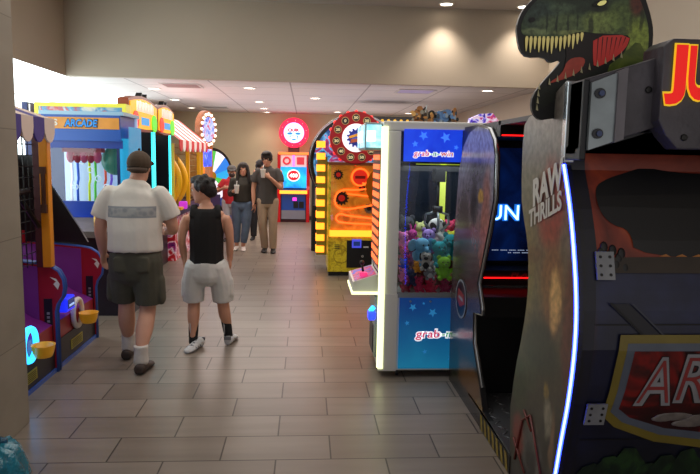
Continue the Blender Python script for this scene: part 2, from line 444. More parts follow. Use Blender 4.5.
def ball_game(ry, label, led, tower):
    W = .455
    t = thing('ball_toss_game', label, 'arcade game', (-1.85, ry, 0), 90, 'red and purple ball games along the left side')
    prof = [(.75, 0), (0, 0), (0, .46), (-.015, .52), (-.055, .58), (-.065, .64), (-.06, .70), (-.03, .76), (.03, .80), (.10, .815), (.75, .88)]
    for s in (-1, 1):
        x0, x1 = (-W, -W + .03) if s < 0 else (W - .03, W)
        p = MB().prism(prof, 'x', x0, x1, red_lam).build('side_panel', t)
        MB().tube([( (x0 + x1) / 2, y, z) for y, z in prof[1:-1]] + [((x0 + x1) / 2, .74, .885)], .017, blue_edge, 6).build('edge_trim', p)
        m = MB()
        xx = x0 - .004
        m.box(xx, x0 - .001, .015, .075, .16, .56, black)        # dark strip with pale letter blocks
        for k in range(9): m.box(xx - .001, xx, .035, .055, .2 + k * .03, .2 + k * .03 + .018, M('decal_grey', '#8a8a90', .5))
        m.prism([(-.03, .63), (.0, .67), (-.02, .69), (.02, .72), (-.02, .71), (-.045, .67)], 'x', xx - .001, xx + .002, white_pl)
        if s > 0:
            MB().prism([(.11, .40), (.16, .42), (.74, .80), (.74, .865), (.11, .80)], 'x', x0 - .006, x0 - .001, M('purple_lining', '#742a82', .45, noise=(3, .25), emit=.04)).build('inner_lining', p)  # lining glows a little to make up for the dim interior
        m.build('side_decal', p)
    m = MB()
    m.face([(-W + .03, .16, .42), (W - .03, .16, .42), (W - .03, .74, .8), (-W + .03, .74, .8)], purple)
    m.face([(-W + .03, .02, .36), (W - .03, .02, .36), (W - .03, .16, .42), (-W + .03, .16, .42)], purple)
    m.build('ball_ramp', t)
    m = MB().prism([(.02, .2), (.02, .36), (.75, .36), (.75, .2)], 'x', -W + .03, W - .03, red_lam)
    m.build('front_panel', t)
    f = MB().box(-W + .03, W - .03, .012, .74, .03, .22, dark).build('kick_panel', t)
    m = MB().box(-.16, .10, .008, .012, .07, .15, label_y)
    for k in range(5): m.box(-.14, .08, .006, .008, .08 + k * .013, .086 + k * .013, M('sticker_ink', '#5a5420', .6))
    m.build('sticker', f)
    MB().box(-W, W, .0, .03, 0, .03, blue_edge).build('base_trim', t)
    # lit ring with the cup below it
    r = MB()
    pts = [(-.02 + math.cos(a) * .1, .0, .34 + math.sin(a) * .11) for a in [2*PI*k/24 for k in range(24)]]
    r.tube(pts, .021, led_cyan if led else white_pl, 8, closed=True)
    r = r.build('cup_ring', t)
    c = MB(); rings = []
    for q, (zz, sc) in enumerate(((.25, .043), (.254, .055), (.285, .067), (.33, .075), (.338, .079), (.334, .07), (.262, .052))):
        rings.append([(.0 + math.cos(2*PI*k/20) * sc, -.08 + math.sin(2*PI*k/20) * sc, zz) for k in range(20)])
    c.loft(rings, cup_y).build('prize_cup', t)
    # coin box with glowing frame
    cb = MB().box(-.36, -.18, -.04, .06, .42, .53, M('coin_box_blue', '#2a3ac8', .3, emit=.9, ecol='#1a2cff'), .012).build('card_reader', t)
    m = MB(); m.box(-.335, -.205, -.046, -.04, .445, .515, screen_dk); m.box(-.32, -.22, -.048, -.046, .46, .475, M('lcd_line', '#a8c8ff', .4, emit=.8)); m.build('reader_screen', cb)
    if tower:
        ps = []
        for s in (-1, 1):
            x = s * (W - .035)
            p = MB().box(x - .035, x + .035, -.005, .055, .80, 1.80, orange_post, .006).build('corner_post', t)
            MB().box(x - .03, x + .03, .055, .10, .8, 1.8, maroon).build('inner_jamb', p)
            h = MB()
            x -= .04 * (1 if s > 0 else -1)
            h.box(x - .02, x + .02, .005, .045, 1.2, 1.26, M('lantern_brown', '#4a2412', .5)); h.box(x - .014, x + .014, .012, .038, 1.26, 1.48, M('lantern_brown', '#4a2412', .5)); h.box(x - .02, x + .02, .005, .045, 1.48, 1.53, M('lantern_brown', '#4a2412', .5))
            h.build('post_bracket', p)
        m = MB()
        for k in range(11):
            x = -W + .06 + k * (2 * W - .12) / 10
            m.tube([(x, .1, .82), (x, .1, 1.78)], .0035, net_m, 4)
        for k in range(13):
            z = .84 + k * .077
            m.tube([(-W + .04, .1, z), (W - .04, .1, z)], .0035, net_m, 4)
        for k in range(9):
            y = .1 + k * .075
            m.tube([(W - .05, y, .86), (W - .05, y, 1.78)], .0035, net_m, 4)
        m.build('cage_net', t)
        MB().box(-W, W, .66, .72, .85, 1.3, maroon).build('back_board', t)
        MB().box(-.2, W - .08, .60, .64, 1.32, 1.70, M('window_glow_pale', '#e0e4a8', .5, emit=.5)).build('window_glow_panel', t)  # added glowing panel in place of the bright window behind the cage
        aw = MB()
        n = 5
        for k in range(n):
            a, b = -W + k * 2 * W / n, -W + (k + 1) * 2 * W / n
            aw.face([(a, -.03, 1.87), (b, -.03, 1.87), (b, .7, 2.12), (a, .7, 2.12)], (aw_w, aw_p)[k % 2])
        scallop(aw, -W, W, 5, -.04, 1.87, 1.80, 1.70, (aw_w, aw_p))
        aw = aw.build('awning', t)
        MB().prism([(-.03, 1.74), (-.03, 1.87), (.7, 2.12), (.7, 1.74)], 'x', W - .015, W - .002, M('awning_side', '#2c3a8c', .6)).build('awning_gable', aw)
        MB().box(-W, W, -.01, .03, 1.74, 1.84, orange_post).build('awning_beam', aw)
        s = MB()
        s.tube([(-.3, .06, 1.36), (.3, .1, 1.36)], .02, black, 6); s.tube([(-.05, .3, 1.8), (.36, .06, 1.1)], .018, black, 6)
        s.build('swing_arm', t)
    else:
        MB().prism([(.05, .86), (.12, .99), (.5, 1.6), (.72, 1.6), (.72, .86)], 'x', W - .03, W, black).build('upper_side_fin', t)
        m = MB().prism([(.62, .86), (.66, 1.6), (.72, 1.6), (.72, .86)], 'x', -W, W - .03, maroon).build('back_board', t)
        MB().box(-W, W - .03, .58, .66, .86, .96, red_lam).build('catch_rail', t)
    return t
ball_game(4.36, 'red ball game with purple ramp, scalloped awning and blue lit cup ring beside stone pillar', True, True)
ball_game(5.275, 'red ball game with purple ramp and white cup ring, open black side fin, no awning', False, False)

# ---- pusher cabinet with blue frame and curved glass --------------------------
t = thing('coin_pusher', 'big blue glass-fronted arcade pusher with orange ARCADE banner behind the capped man', 'arcade game', (-2.16, 6.5, 0), 0)
bl = M('cabinet_blue', '#1d3f9a', .3); bl2 = M('cabinet_blue_dark', '#16245e', .35)
MB().box(-.4, .4, 0, .58, 0, .82, M('pusher_base_print', '#1a1a2a', .4, noise=(5, .5))).build('base_cabinet', t)
c = MB()
c.prism([(-.36, .84), (-.36, .9), (0, 1.0), (.02, .84)], 'x', -.42, .42, M('console_grey', '#77716c', .35, noise=(8, .4)))
c = c.build('console', t)
m = MB(); m.box(-.2, -.06, -.37, -.2, .93, .98, led_blue, .01); m.box(-.17, -.09, -.33, -.22, .98, .995, screen_dk); m.build('lit_keypad', c)
m = MB()
m.tube([(.16, -.22, .93), (.16, -.22, 1.03)], .03, M('toy_yellow', '#e0b020', .4)); m.ball((.16, -.22, 1.06), .035, M('toy_yellow', '#e0b020', .4)); m.box(.2, .27, -.25, -.17, .92, 1.02, M('toy_red', '#c8281e', .4), .01)
m.build('game_tokens', c)
fr_ = MB()
fr_.box(-.4, -.36, 0, .04, 1.0, 1.75, bl); fr_.box(.30, .33, 0, .04, 1.0, 1.75, bl2); fr_.box(-.4, .36, -.01, .05, 1.0, 1.16, bl); fr_.box(-.4, .36, -.005, .05, 1.68, 1.76, bl)
fr_.box(-.42, .38, -.03, .58, 2.0, 2.035, M('pusher_top_lightblue', '#9cc4dc', .3)); fr_.box(-.4, .36, .54, .58, .82, 2.0, M('pusher_back_lit', '#c8d4e4', .5, emit=.5, ecol='#a8c0e0'))
fr_.build('glazing_frame', t)
b = MB(); b.box(-.40, .35, -.03, .5, 1.75, 2.0, M('banner_blue', '#2458b0', .3)); b.box(-.38, .34, -.036, -.03, 1.865, 1.975, M('banner_orange', '#e0983a', .35, emit=.12, noise=(7, .25)))
b = b.build('title_banner', t)
q = MB()
q.text('ARCADE', (-.02, -.042, 1.92), .33, .085, M('title_black', '#10203a', .4), bold=.07, shear=.15)
q.text('ARCADE', (-.02, -.046, 1.92), .31, .072, M('title_blue', '#2a86d0', .4, emit=.4), bold=.03, shear=.15)
q.build('title_lettering', b); q = MB(); q.text("'S", (-.27, -.042, 1.925), .06, .065, M('title_white', '#e4e0d0', .4), bold=.03)
q.build('title_lettering', b)
gl = glass_mat('clear_glass', '#f2fbff', .06)
m = MB(); m.face([(-.36, .02, 1.16), (.31, .02, 1.16), (.31, .02, 1.7), (-.36, .02, 1.7)], gl); m.build('front_glass', t)
m = MB(); pts = []
cg = M('cyan_acrylic', '#2aa8d8', .15, emit=.35, ecol='#28a0e0')
for k in range(9):
    a = PI/2 * k / 8
    pts.append((.33 + .07 * math.sin(a), .02 + .07 * (1 - math.cos(a)) - .02))
for a, b2 in zip(pts, pts[1:]):
    m.face([(a[0], a[1], 1.0), (b2[0], b2[1], 1.0), (b2[0], b2[1], 1.78), (a[0], a[1], 1.78)], cg)
m.face([(.40, .07, .9), (.40, .56, .9), (.40, .56, 1.9), (.40, .07, 1.9)], cg)
m.build('curved_side_glass', t, smooth=True)
# things inside the glass
m = MB()
cols = [M('canopy_pink', '#c05070', .5, emit=.25), M('canopy_red', '#a83848', .5, emit=.2)]
for k in range(5):
    m.ball((-.2 + k * .066, .16, 1.6), (.04, .05, .07), cols[k % 2], 10)
m.box(-.26, .12, .1, .22, 1.64, 1.69, cols[1])
m.build('pink_canopy', t)
m = MB().ball((.2, .3, 1.56), (.14, .14, .15), M('dome_green', '#1f7a68', .4, emit=.2), 16); m.build('green_dome', t)
m = MB()
for x, c_ in ((-.24, '#3058c0'), (-.12, '#c8d820'), (-.06, '#58c040'), (.04, '#e05030'), (.1, '#7848c0'), (-.3, '#e8e8f8'), (.18, '#40c0d0'), (.26, '#5068d0')):
    m.tube([(x, .45, 1.0), (x, .45, 1.3), (x + .012, .45, 1.36), (x + .004, .45, 1.66)], .013, M('rail_' + c_[1:], c_, .4, emit=.35), 6)
for k in range(7): m.ring((-.25 + .08 * k, .4, 1.28 + .09 * ((k * 3) % 4)), .03, .006, 'y', M('ring_white', '#e0ecf4', .4, emit=.4), 16, 5)
m.build('coloured_rails', t)

# ---- yellow framed picture marquee standing behind -----------------------------
t = thing('sign_topped_game', 'slim blue game with long yellow framed picture sign, just behind the pusher top', 'arcade game', (-2.55, 7.12, 0), 0)
MB().box(-.45, .36, .02, .28, 0, 1.98, bl2).build('cabinet_body', t)
m = MB(); m.box(-.46, -.40, 0, .28, 1.9, 2.16, bl2, .006); m.box(-.385, -.37, -.004, .0, 1.95, 2.14, white_pl)
m.build('corner_post', t)
p = MB(); yl = M('sign_yellow', '#d8d040', .4, emit=.35)
p.box(-.33, .62, 0, .2, 2.12, 2.16, yl); p.box(-.33, .62, 0, .2, 1.95, 1.99, yl); p.box(-.33, -.29, 0, .2, 1.99, 2.12, yl); p.box(.58, .62, 0, .2, 1.99, 2.12, yl)
p.box(-.29, .58, .01, .19, 1.99, 2.12, ART('sign_picture', [(.3, '#2a68a8'), (.45, '#a8c8d8'), (.52, '#b85048'), (.6, '#4a90b8'), (.72, '#d8d0c0')], 6, emit=.3, distort=.6))
p.build('picture_sign', t)

# ---- twin machines with yellow marquees (facing the aisle) -------------------
def marquee_game(ry, W, label):
    t = thing('tall_ticket_game', label, 'arcade game', (-2.0, ry, 0), 90, 'twin yellow marquee games')
    b = MB(); b.box(-W, W, .1, .7, 0, .8, M('twin_base', '#15151f', .35)); b.box(-W, W, .62, .7, .8, 2.0, black)
    b.box(-W, -W + .06, .05, .7, .8, 1.98, black); b.box(W - .06, W, .05, .7, .8, 1.98, black); b.build('cabinet_body', t)
    MB().box(-W, W, -.02, .12, .72, .86, M('twin_deck', '#3a1a50', .4, noise=(9, .6))).build('control_deck', t)
    pn = MB(); pn.box(-W + .06, W - .06, .5, .6, .86, 1.8, M('playfield_navy', '#101c4c', .3, emit=.25, ecol='#1c3cb0'))
    for k in range(3): pn.box(-W + .15 + k * .3, -W + .3 + k * .3, .49, .5, 1.62, 1.76, ART('reel_%d' % k, [(.35, '#40285a'), (.5, '#c87a40'), (.6, '#58c0f0'), (.7, '#d040a0')], 14, emit=.7))
    pn.build('playfield', t)
    for s in (-1, 1):
        MB().box(s * (W - .03) - .02, s * (W - .03) + .02, .025, .05, .86, 1.94, M('led_aqua', '#60f0f0', .4, emit=2.6, ecol='#30d8e8')).build('light_strip', t)
    mq = MB(); rim = M('marquee_rim', '#8a3a14', .35, emit=.1); fc = M('marquee_yellow', '#f4b818', .4, emit=.8, ecol='#f8a808')
    arch = [(-W, 1.93)] + [(-W + 2 * W * k / 12, 2.25 + .07 * math.sin(PI * k / 12)) for k in range(13)] + [(W, 1.93)]
    arch += [(W - 2 * W * k / 12, 1.93 - .03 * math.sin(PI * k / 12)) for k in range(1, 12)]
    mq.prism(arch, 'y', -.02, .10, rim)
    cx = [( (x) * .93, 2.09 + (z - 2.09) * .84) for x, z in arch]
    mq.prism(cx, 'y', -.03, -.02, fc)
    mq = mq.build('marquee', t)
    q = MB(); wt = M('marquee_white', '#fff8ec', .4, emit=.55)
    # bulging white title strokes, too glowing to read
    for k, x in enumerate((-.3, -.18, -.06, .06, .18, .3)):
        x *= W / .6
        q.tube([(x - .035, -.036, 2.13), (x - .03, -.036, 2.24 + .01 * (k % 2)), (x + .01, -.036, 2.16), (x + .035, -.036, 2.24), (x + .035, -.036, 2.13)], .012, wt, 6)
    q.build('title_strokes', mq)
    q = MB(); q.disc((-W * .62, -.034, 2.03), (.13, .1), 'y', .008, M('marquee_red', '#f03010', .4, emit=1.0), 20)
    q.disc((W * .68, -.036, 2.02), (.14, .11), 'y', .008, M('marquee_green', '#50d020', .4, emit=1.0), 20)
    q.box(-.17, .2, -.036, -.03, 1.98, 2.07, M('marquee_blue', '#2090d0', .4, emit=.9)); q.build('marquee_picture', mq)
    for x in (.05, .4):
        q = MB(); q.prism([(x * W - .05, 2.3), (x * W + .05, 2.3), (x * W + .05, 2.38)], 'y', .02, .09, dark); q.build('top_bracket', t)
    return t
marquee_game(8.1, .69, 'nearer tall black game with glowing yellow marquee over cyan light strips')
marquee_game(9.34, .53, 'farther tall black game with yellow marquee, next to the striped red awning')

# ---- carnival game with red and white awning ---------------------------------
t = thing('awning_ball_game', 'yellow caged ball game under a red and white striped awning, left side', 'arcade game', (-2.0, 11.35, 0), 90)
W = 1.4
b = MB(); b.box(-W, W, 0, .7, 0, .7, ART('splash_print', [(.35, '#a01428'), (.48, '#c8202c'), (.55, '#f0e0e8'), (.62, '#b83080'), (.75, '#301050')], 5, emit=.12)); b.build('base_cabinet', t)
MB().box(-W, W, -.06, .7, .7, .78, M('deck_violet', '#251858', .35, noise=(6, .6))).build('ball_deck', t)
m = MB(); ym = M('yellow_tube', '#e6a81a', .35, emit=.15)
for x0 in (-1.25, -.75):
    pts = [(x0 + .0, .55, 1.78), (x0, .25, 1.72), (x0, .03, 1.5), (x0, -.06, 1.25), (x0, .0, 1.0), (x0, .18, .78)]
    m.tube(smooth_poly(pts, 2, False), .05, ym, 8)
m.build('yellow_arch', t)
for x in (-1.38, -.1, 1.0, 1.36):
    MB().box(x - .03, x + .03, 0, .06, .78, 1.8, ym).build('cage_post', t)
m = MB(); nm = M('yellow_net', '#8a6a18', .6)
for k in range(28):
    x = -W + .05 + k * .1; m.tube([(x, .06, .8), (x, .06, 1.8)], .006, nm, 4)
for k in range(10):
    z = .84 + k * .1; m.tube([(-W, .06, z), (W, .06, z)], .006, nm, 4)
m.build('cage_net', t)
MB().box(-W, W, .62, .7, .78, 1.85, M('game_backdrop', '#6a4a18', .5, noise=(3, .5))).build('backdrop', t)
m = MB(); n = 11
for k in range(n):
    a, b2 = -W + k * 2 * W / n, -W + (k + 1) * 2 * W / n
    m.face([(a, -.08, 1.86), (b2, -.08, 1.86), (b2, .45, 2.28), (a, .45, 2.28)], (aw_r, aw_ww)[k % 2])
scallop(m, -W, W, n, -.09, 1.86, 1.8, 1.68, (aw_r, aw_ww)); m.build('awning', t)
m = MB(); m.box(-1.1, -.98, -.12, 0, .78, .9, M('puck_magenta', '#b030c0', .4, emit=.8), .02); m.box(-1.3, -1.0, -.08, .1, .78, .82, ym); m.build('ball_return', t)

# ---- round bulb sign on posts -------------------------------------------------
t = thing('bulb_sign_game', 'tall game with round bulb-rimmed sign on orange posts right of striped awning', 'arcade game', (-2.0, 13.4, 0), 72)
for x in (-.34, .34):
    MB().box(x - .06, x + .06, .1, .22, .8, 1.85, M('post_amber', '#b8641c', .4)).build('sign_post', t)
MB().box(-.55, .55, .0, .7, 0, .8, M('bulb_base', '#1c1848', .4)).build('base_cabinet', t)
s = MB(); s.disc((0, .05, 2.15), .38, 'y', .1, M('sign_brown', '#8a4a20', .4), 36); s.disc((0, -.01, 2.15), .25, 'y', .02, ART('bulb_face', [(.35, '#1838b0'), (.5, '#a8b8e0'), (.58, '#b03038'), (.7, '#2850c0')], 5, emit=.5), 30)
s = s.build('round_sign', t)
for k in range(16): MB().ball((math.cos(2*PI*k/16) * .31, -.015, 2.15 + math.sin(2*PI*k/16) * .31), .03, M('warm_bulb', '#fff0d8', .4, emit=2), 8).build('bulb', s)
MB().box(-.2, .2, .02, .12, 1.4, 1.75, ART('blue_lamp_print', [(.3, '#1020a0'), (.55, '#4060ff'), (.7, '#f0f0ff')], 5, emit=1.0)).build('lit_panel', t)

# ---- prize wheel at the back left --------------------------------------------
def wheel(mb, c, R, n, cols, y, a0=0):
    for k in range(n):
        a, b2 = a0 + 2*PI*k/n, a0 + 2*PI*(k+1)/n
        pts = [(c[0], y, c[1])] + [(c[0] + math.cos(a + (b2-a)*q/4) * R, y, c[1] + math.sin(a + (b2-a)*q/4) * R) for q in range(5)]
        mb.face(pts, cols[k % len(cols)])
t = thing('prize_wheel', 'black rimmed prize wheel with blue, green and orange wedges behind the red-shirted person', 'arcade game', (-2.18, 15.25, 0), 48)
MB().box(-.6, .6, .0, .6, 0, .62, M('wheel_base_blue', '#1c4a9c', .35, emit=.12)).build('base_cabinet', t)
MB().disc((0, .12, 1.15), .66, 'y', .16, black, 44).build('wheel_rim', t)
m = MB(); wc = [M('wedge_' + c_[1:], c_, .35, emit=.55) for c_ in ('#2a78d8', '#e8e4f4', '#48b848', '#28a0e0', '#e87828', '#3858c8', '#d8d848', '#2a90d8')]
wheel(m, (0, 1.15), .59, 12, wc, .03, .3); m.build('wedge_face', t)
MB().disc((0, .02, 1.15), .1, 'y', .06, M('hub_gold', '#d0a030', .3, metal=.6), 20).build('hub', t)
# ------------------------------------------------------------------ red disc-topped game at the back wall
red_gloss = M('red_gloss', '#b8141c', .25, emit=.08)
t = thing('disc_topped_game', 'narrow red game with glowing round red disc on top, standing at the back wall', 'arcade game', (-.31, 16.05, 0), 0)
m = MB()
for s in (-1, 1): m.prism([(0, 0), (-.04, .5), (-.04, .82), (.0, .9), (.0, 1.7), (.5, 1.7), (.5, 0)], 'x', s * .36 - .04, s * .36 + .04, red_gloss)
m.box(-.32, .32, .05, .5, 0, 1.7, M('red_core', '#3a0c14', .4)); m.build('cabinet_body', t)
m = MB(); m.box(-.37, .37, -.03, .5, 1.68, 1.74, M('amber_top', '#f0803a', .4, emit=1.3, ecol='#ff7030')); m.build('lit_top_edge', t)
m = MB(); m.box(-.32, .32, .02, .05, 1.38, 1.67, M('display_pale', '#d8b8b8', .35, emit=.45)); m.ring((-.17, .01, 1.53), .08, .025, 'y', M('disc_red', '#d02030', .4, emit=.6), 20, 6)
m.box(.08, .26, .01, .02, 1.44, 1.62, M('box_red', '#c83040', .4, emit=.5)); m.box(-.03, .03, .005, .02, 1.39, 1.67, M('tube_pink', '#ff60c0', .4, emit=2.0)); m.build('upper_window', t)
s = MB().box(-.32, .32, -.01, .05, .86, 1.38, ART('blue_screen', [(.3, '#0c60c8'), (.5, '#20b0f0'), (.7, '#1080d8')], 3, emit=1.2, grad=(2, .8, 1.4, .4))).build('screen', t)
q = MB(); q.disc((0, -.018, 1.17), (.16, .15), 'y', .01, M('badge_white', '#f4e8ec', .4, emit=.8), 24); q.disc((0, -.026, 1.17), (.135, .12), 'y', .01, M('badge_red', '#c81428', .4, emit=.7), 24)
q.text('400', (0, -.036, 1.17), .2, .1, M('badge_text', '#fff4f0', .4, emit=1.2), bold=.04); q.build('score_badge', s)
MB().box(-.34, .34, -.12, .03, .72, .80, M('amber_edge', '#ffa040', .4, emit=2.6, ecol='#ff8420')).build('lit_deck_edge', t)
MB().prism([(-.1, .8), (.05, .86), (.05, .8)], 'x', -.32, .32, M('deck_grey', '#30303c', .3)).build('control_deck', t)
d = MB(); d.box(-.3, .3, .02, .05, .08, .72, M('front_blue', '#1c3c80', .35, emit=.25)); d.box(-.3, .3, .015, .03, .08, .3, M('front_silver', '#7c7c88', .35)); d.box(.0, .12, .0, .02, .36, .52, black); d.box(.14, .26, .0, .02, .36, .52, black); d.box(-.02, .08, -.01, .02, .54, .62, M('bill_pink', '#e038c0', .4, emit=1.5))
d.build('coin_door', t)
m = MB(); m.disc((.405, .2, .4), (.12, .2), 'x', .008, M('side_oval_white', '#dde0f0', .4, emit=.2), 20); m.disc((.41, .2, .4), (.07, .13), 'x', .01, M('side_oval_blue', '#2a50c0', .4), 20); m.build('side_emblem', t)
MB().box(-.14, .14, .15, .35, 1.74, 1.92, M('neck_dark', '#4a1418', .4)).build('neck', t)
h = MB(); h.disc((0, .2, 2.22), .37, 'y', .2, M('disc_pink_red', '#e81848', .35, emit=1.1, ecol='#f01040'), 40); h.disc((0, .09, 2.22), .25, 'y', .02, M('disc_halo', '#ffd0f8', .4, emit=2.0, ecol='#ff90f0'), 36); h.disc((0, .08, 2.22), .225, 'y', .02, M('disc_white', '#d8f4ff', .4, emit=1.5, ecol='#b8e8ff'), 36)
h = h.build('disc_sign', t)
q = MB(); q.text('QUIK', (0, .062, 2.28), .3, .1, M('disc_text_red', '#c81838', .4, emit=.5), bold=.06)
q.disc((-.1, .066, 2.2), (.07, .03), 'y', .008, M('disc_text_blue', '#3088d0', .4, emit=.5), 16); q.disc((.1, .066, 2.2), (.07, .03), 'y', .008, M('disc_text_blue', '#3088d0', .4), 16)
q.prism([(-.11, 2.15), (.11, 2.15), (.1, 2.08), (0, 2.03), (-.1, 2.08)], 'y', .06, .068, M('disc_text_blue', '#3088d0', .4)); q.box(-.08, .08, .05, .058, 2.08, 2.13, M('disc_cup_white', '#f4f8ff', .4, emit=1.5))
q.build('disc_lettering', h)
for k in range(10): MB().ball((math.cos(2*PI*k/10+.2) * .31, .095, 2.22 + math.sin(2*PI*k/10+.2) * .31), .009, M('disc_bulb', '#ffb0a0', .4, emit=1.3), 6).build('bulb', h)

# ------------------------------------------------------------------ big yellow wheel game
t = thing('gear_wheel_game', 'yellow ball-track game with big red numbered wheel on top and orange light columns', 'arcade game', (.67, 8.76, 0), 0)
yb = ART('yellow_print', [(.35, '#b89c18'), (.5, '#d8c028'), (.62, '#a88a10')], 9, rough=.35, emit=.1)
orb = ART('orange_board', [(.3, '#c07014'), (.5, '#dc8c20'), (.7, '#eaa838')], 5, emit=.3)
led_o = M('led_orange', '#ff9050', .4, emit=1.9, ecol='#ff6a24')
led_y = M('led_amber', '#ffb040', .4, emit=2.4, ecol='#ff9020')
MB().box(-.35, .35, .03, .85, 0, .06, black).build('plinth', t)
b = MB(); b.box(-.34, .34, .0, .85, .06, .55, yb); b.box(-.36, -.33, .0, .85, .06, 1.55, yb); b.box(.33, .36, .0, .85, .06, 1.55, yb); b.box(-.34, .34, .5, .85, .55, 1.55, yb); b.box(-.36, .36, -.02, .85, 1.53, 1.57, M('board_cap', '#7a3a0c', .4)); b.build('cabinet_body', t)
MB().box(-.34, .34, -.03, .0, .555, .64, led_y).build('lit_lower_bar', t)
d = MB().box(-.1, .25, -.012, 0, .12, .5, black).build('coin_door', t)
m = MB(); m.box(-.03, .1, -.04, -.012, .4, .52, M('bill_frame', '#4848a0', .4, emit=.6, ecol='#5058ff'), .008); m.box(-.01, .08, -.045, -.04, .43, .49, screen_dk); m.build('bill_slot', d)
m = MB(); m.box(.13, .2, -.016, -.012, .4, .42, white_pl); m.ring((.12, -.014, .28), .012, .004, 'y', white_pl, 12, 5); m.ring((.12, -.014, .17), .012, .004, 'y', white_pl, 12, 5); m.build('lock_plate', d)
m = MB()
for k in range(3): m.box(-.27, -.2, -.004, 0, .38 + k * .025, .39 + k * .025, black)
m.ring((-.18, -.002, .28), .1, .004, 'y', M('gear_outline', '#988010', .5), 24, 5); m.build('front_print', t)
p = MB().box(-.33, .33, .04, .06, .64, 1.53, orb).build('track_board', t)
def gear(mb, c, r, y, m, m2, n=12, d=.012):
    pts = []
    for k in range(n):
        for f, rr in ((-.3, .8), (-.18, 1), (.18, 1), (.3, .8)):
            a = 2*PI*(k + f)/n; pts.append((c[0] + math.cos(a)*r*rr, c[1] + math.sin(a)*r*rr))
    mb.prism(pts, 'y', y - d, y, m); mb.disc((c[0], y - d - .002, c[1]), r * .45, 'y', .006, m2, 18)
q = MB(); dg = M('gear_dark', '#3a2018', .4); rg = M('gear_red', '#c02018', .4, emit=.5)
gear(q, (-.23, 1.4), .07, .03, dg, rg); gear(q, (-.18, 1.08), .1, .03, dg, rg); gear(q, (.2, .94), .07, .03, M('gear_grey', '#90888a', .4), dg); gear(q, (.1, 1.22), .05, .03, dg, rg)
q.disc((.07, .025, 1.37), .1, 'y', .02, M('burst_red', '#d02818', .4, emit=.9), 24); q.box(.0, .14, .008, .016, 1.35, 1.39, M('burst_band', '#8a1a10', .4, emit=.3))
q.build('gears', p)
q = MB()
q.ring((.07, .02, 1.37), .115, .012, 'y', led_o, 28, 6)
c_ = [(.22, 1.22), (.0, 1.19), (-.14, 1.2), (-.24, 1.16), (-.28, 1.06), (-.25, .96), (-.14, .92), (.05, .95), (.2, .98), (.3, 1.0)]
q.tube(smooth_poly([(x, .02, z) for x, z in c_], 2, False), .013, led_o, 6)
c_ = [(.3, .72), (.05, .73), (-.15, .74), (-.24, .76), (-.26, .82), (-.2, .87), (-.1, .84), (.1, .82), (.3, .8)]
q.tube(smooth_poly([(x, .02, z) for x, z in c_], 2, False), .013, led_o, 6)
q.tube([(-.1, .02, 1.14), (.3, .02, 1.1)], .012, led_o, 6); q.tube([(.1, .02, 1.29), (.3, .02, 1.27)], .012, led_o, 6)
q.build('lit_tracks', p)
m = MB()
m.prism(smooth_poly([(.34, 1.5), (.22, 1.45), (.14, 1.3), (.16, 1.15), (.24, 1.0), (.28, .9), (.34, .88)], 2, False), 'y', -.0, .02, M('amber_shield', '#c86a14', .2, emit=.2)); m.build('amber_side_shield', t)
gl2 = glass_mat('board_glass', '#fff6ea', .05)
m = MB(); m.face([(-.33, -.005, .64), (.33, -.005, .64), (.33, -.005, 1.53), (-.33, -.005, 1.53)], gl2); m.build('front_glass', t)
# light columns
olive = M('column_olive', '#7a7a1c', .4)
for s, lo in ((-1, .30), (1, .30)):
    x = s * .435
    c = MB().box(x - .075, x + .075, .62, .82, lo - .1, 1.64, olive).build('light_column', t)
    for k in range(10):
        z = lo - .06 + k * .17
        q = MB().box(x - .07, x + .04, .605, .62, z, z + .095, led_y if s < 0 else led_o)
        if s < 0: q.box(x - .085, x - .07, .615, .8, z, z + .095, led_y)
        q.build('column_light', c)
# wheel
h = MB(); wr = M('wheel_red', '#a8121a', .35, emit=.22); h.disc((0, .05, 1.90), .355, 'y', .14, wr, 48); h.disc((0, -.03, 1.90), .19, 'y', .02, M('wheel_white', '#f4f0f4', .4, emit=.9), 40); h.disc((0, -.022, 1.90), .345, 'y', .006, M('wheel_dark_red', '#98101a', .35, emit=.3), 48)
h = h.build('number_wheel', t)
for k in range(20):
    q = MB(); q.ball((math.cos(2*PI*k/20) * .352, .04, 1.90 + math.sin(2*PI*k/20) * .352), .024, M('red_bulb', '#ff5a54', .4, emit=1.5, ecol='#ff2420'), 8); q.build('bulb', h)
q = MB(); nb = M('number_gold', '#c8a868', .4, emit=.2); nd = M('number_disc', '#3a2a30', .4)
for k, nn in enumerate(('50', '30', '20', '10', '50', '50', '20', '40', '30', '20', '0')):
    a = PI/2 - 2*PI*k/11 + .02
    c = (math.cos(a) * .27, 1.90 + math.sin(a) * .27)
    q.disc((c[0], -.028, c[1]), .052, 'y', .008, nb, 20); q.disc((c[0], -.031, c[1]), .044, 'y', .008, nd, 20)
    q.text(nn, (c[0], -.04, c[1]), .06 if len(nn) > 1 else .03, .04, M('number_pale', '#e8d8a0', .4, emit=.4), bold=.04)
q.build('wheel_numbers', h)
q = MB(); gear(q, (0, 1.90), .13, -.042, M('gear_blue', '#28389c', .4, emit=.3), M('gear_blue2', '#5868c8', .4, emit=.3), 13)
q.prism([(-.1, 1.92), (.02, 1.96), (.1, 1.93), (.09, 1.90), (0, 1.92), (-.09, 1.89)], 'y', -.07, -.06, M('ribbon_gold', '#e0982c', .4, emit=.5)); q.prism([(-.08, 1.83), (.08, 1.86), (.09, 1.9), (-.07, 1.88)], 'y', -.07, -.06, M('ribbon_rust', '#b85a3c', .4, emit=.4))
q.build('wheel_badge', h)

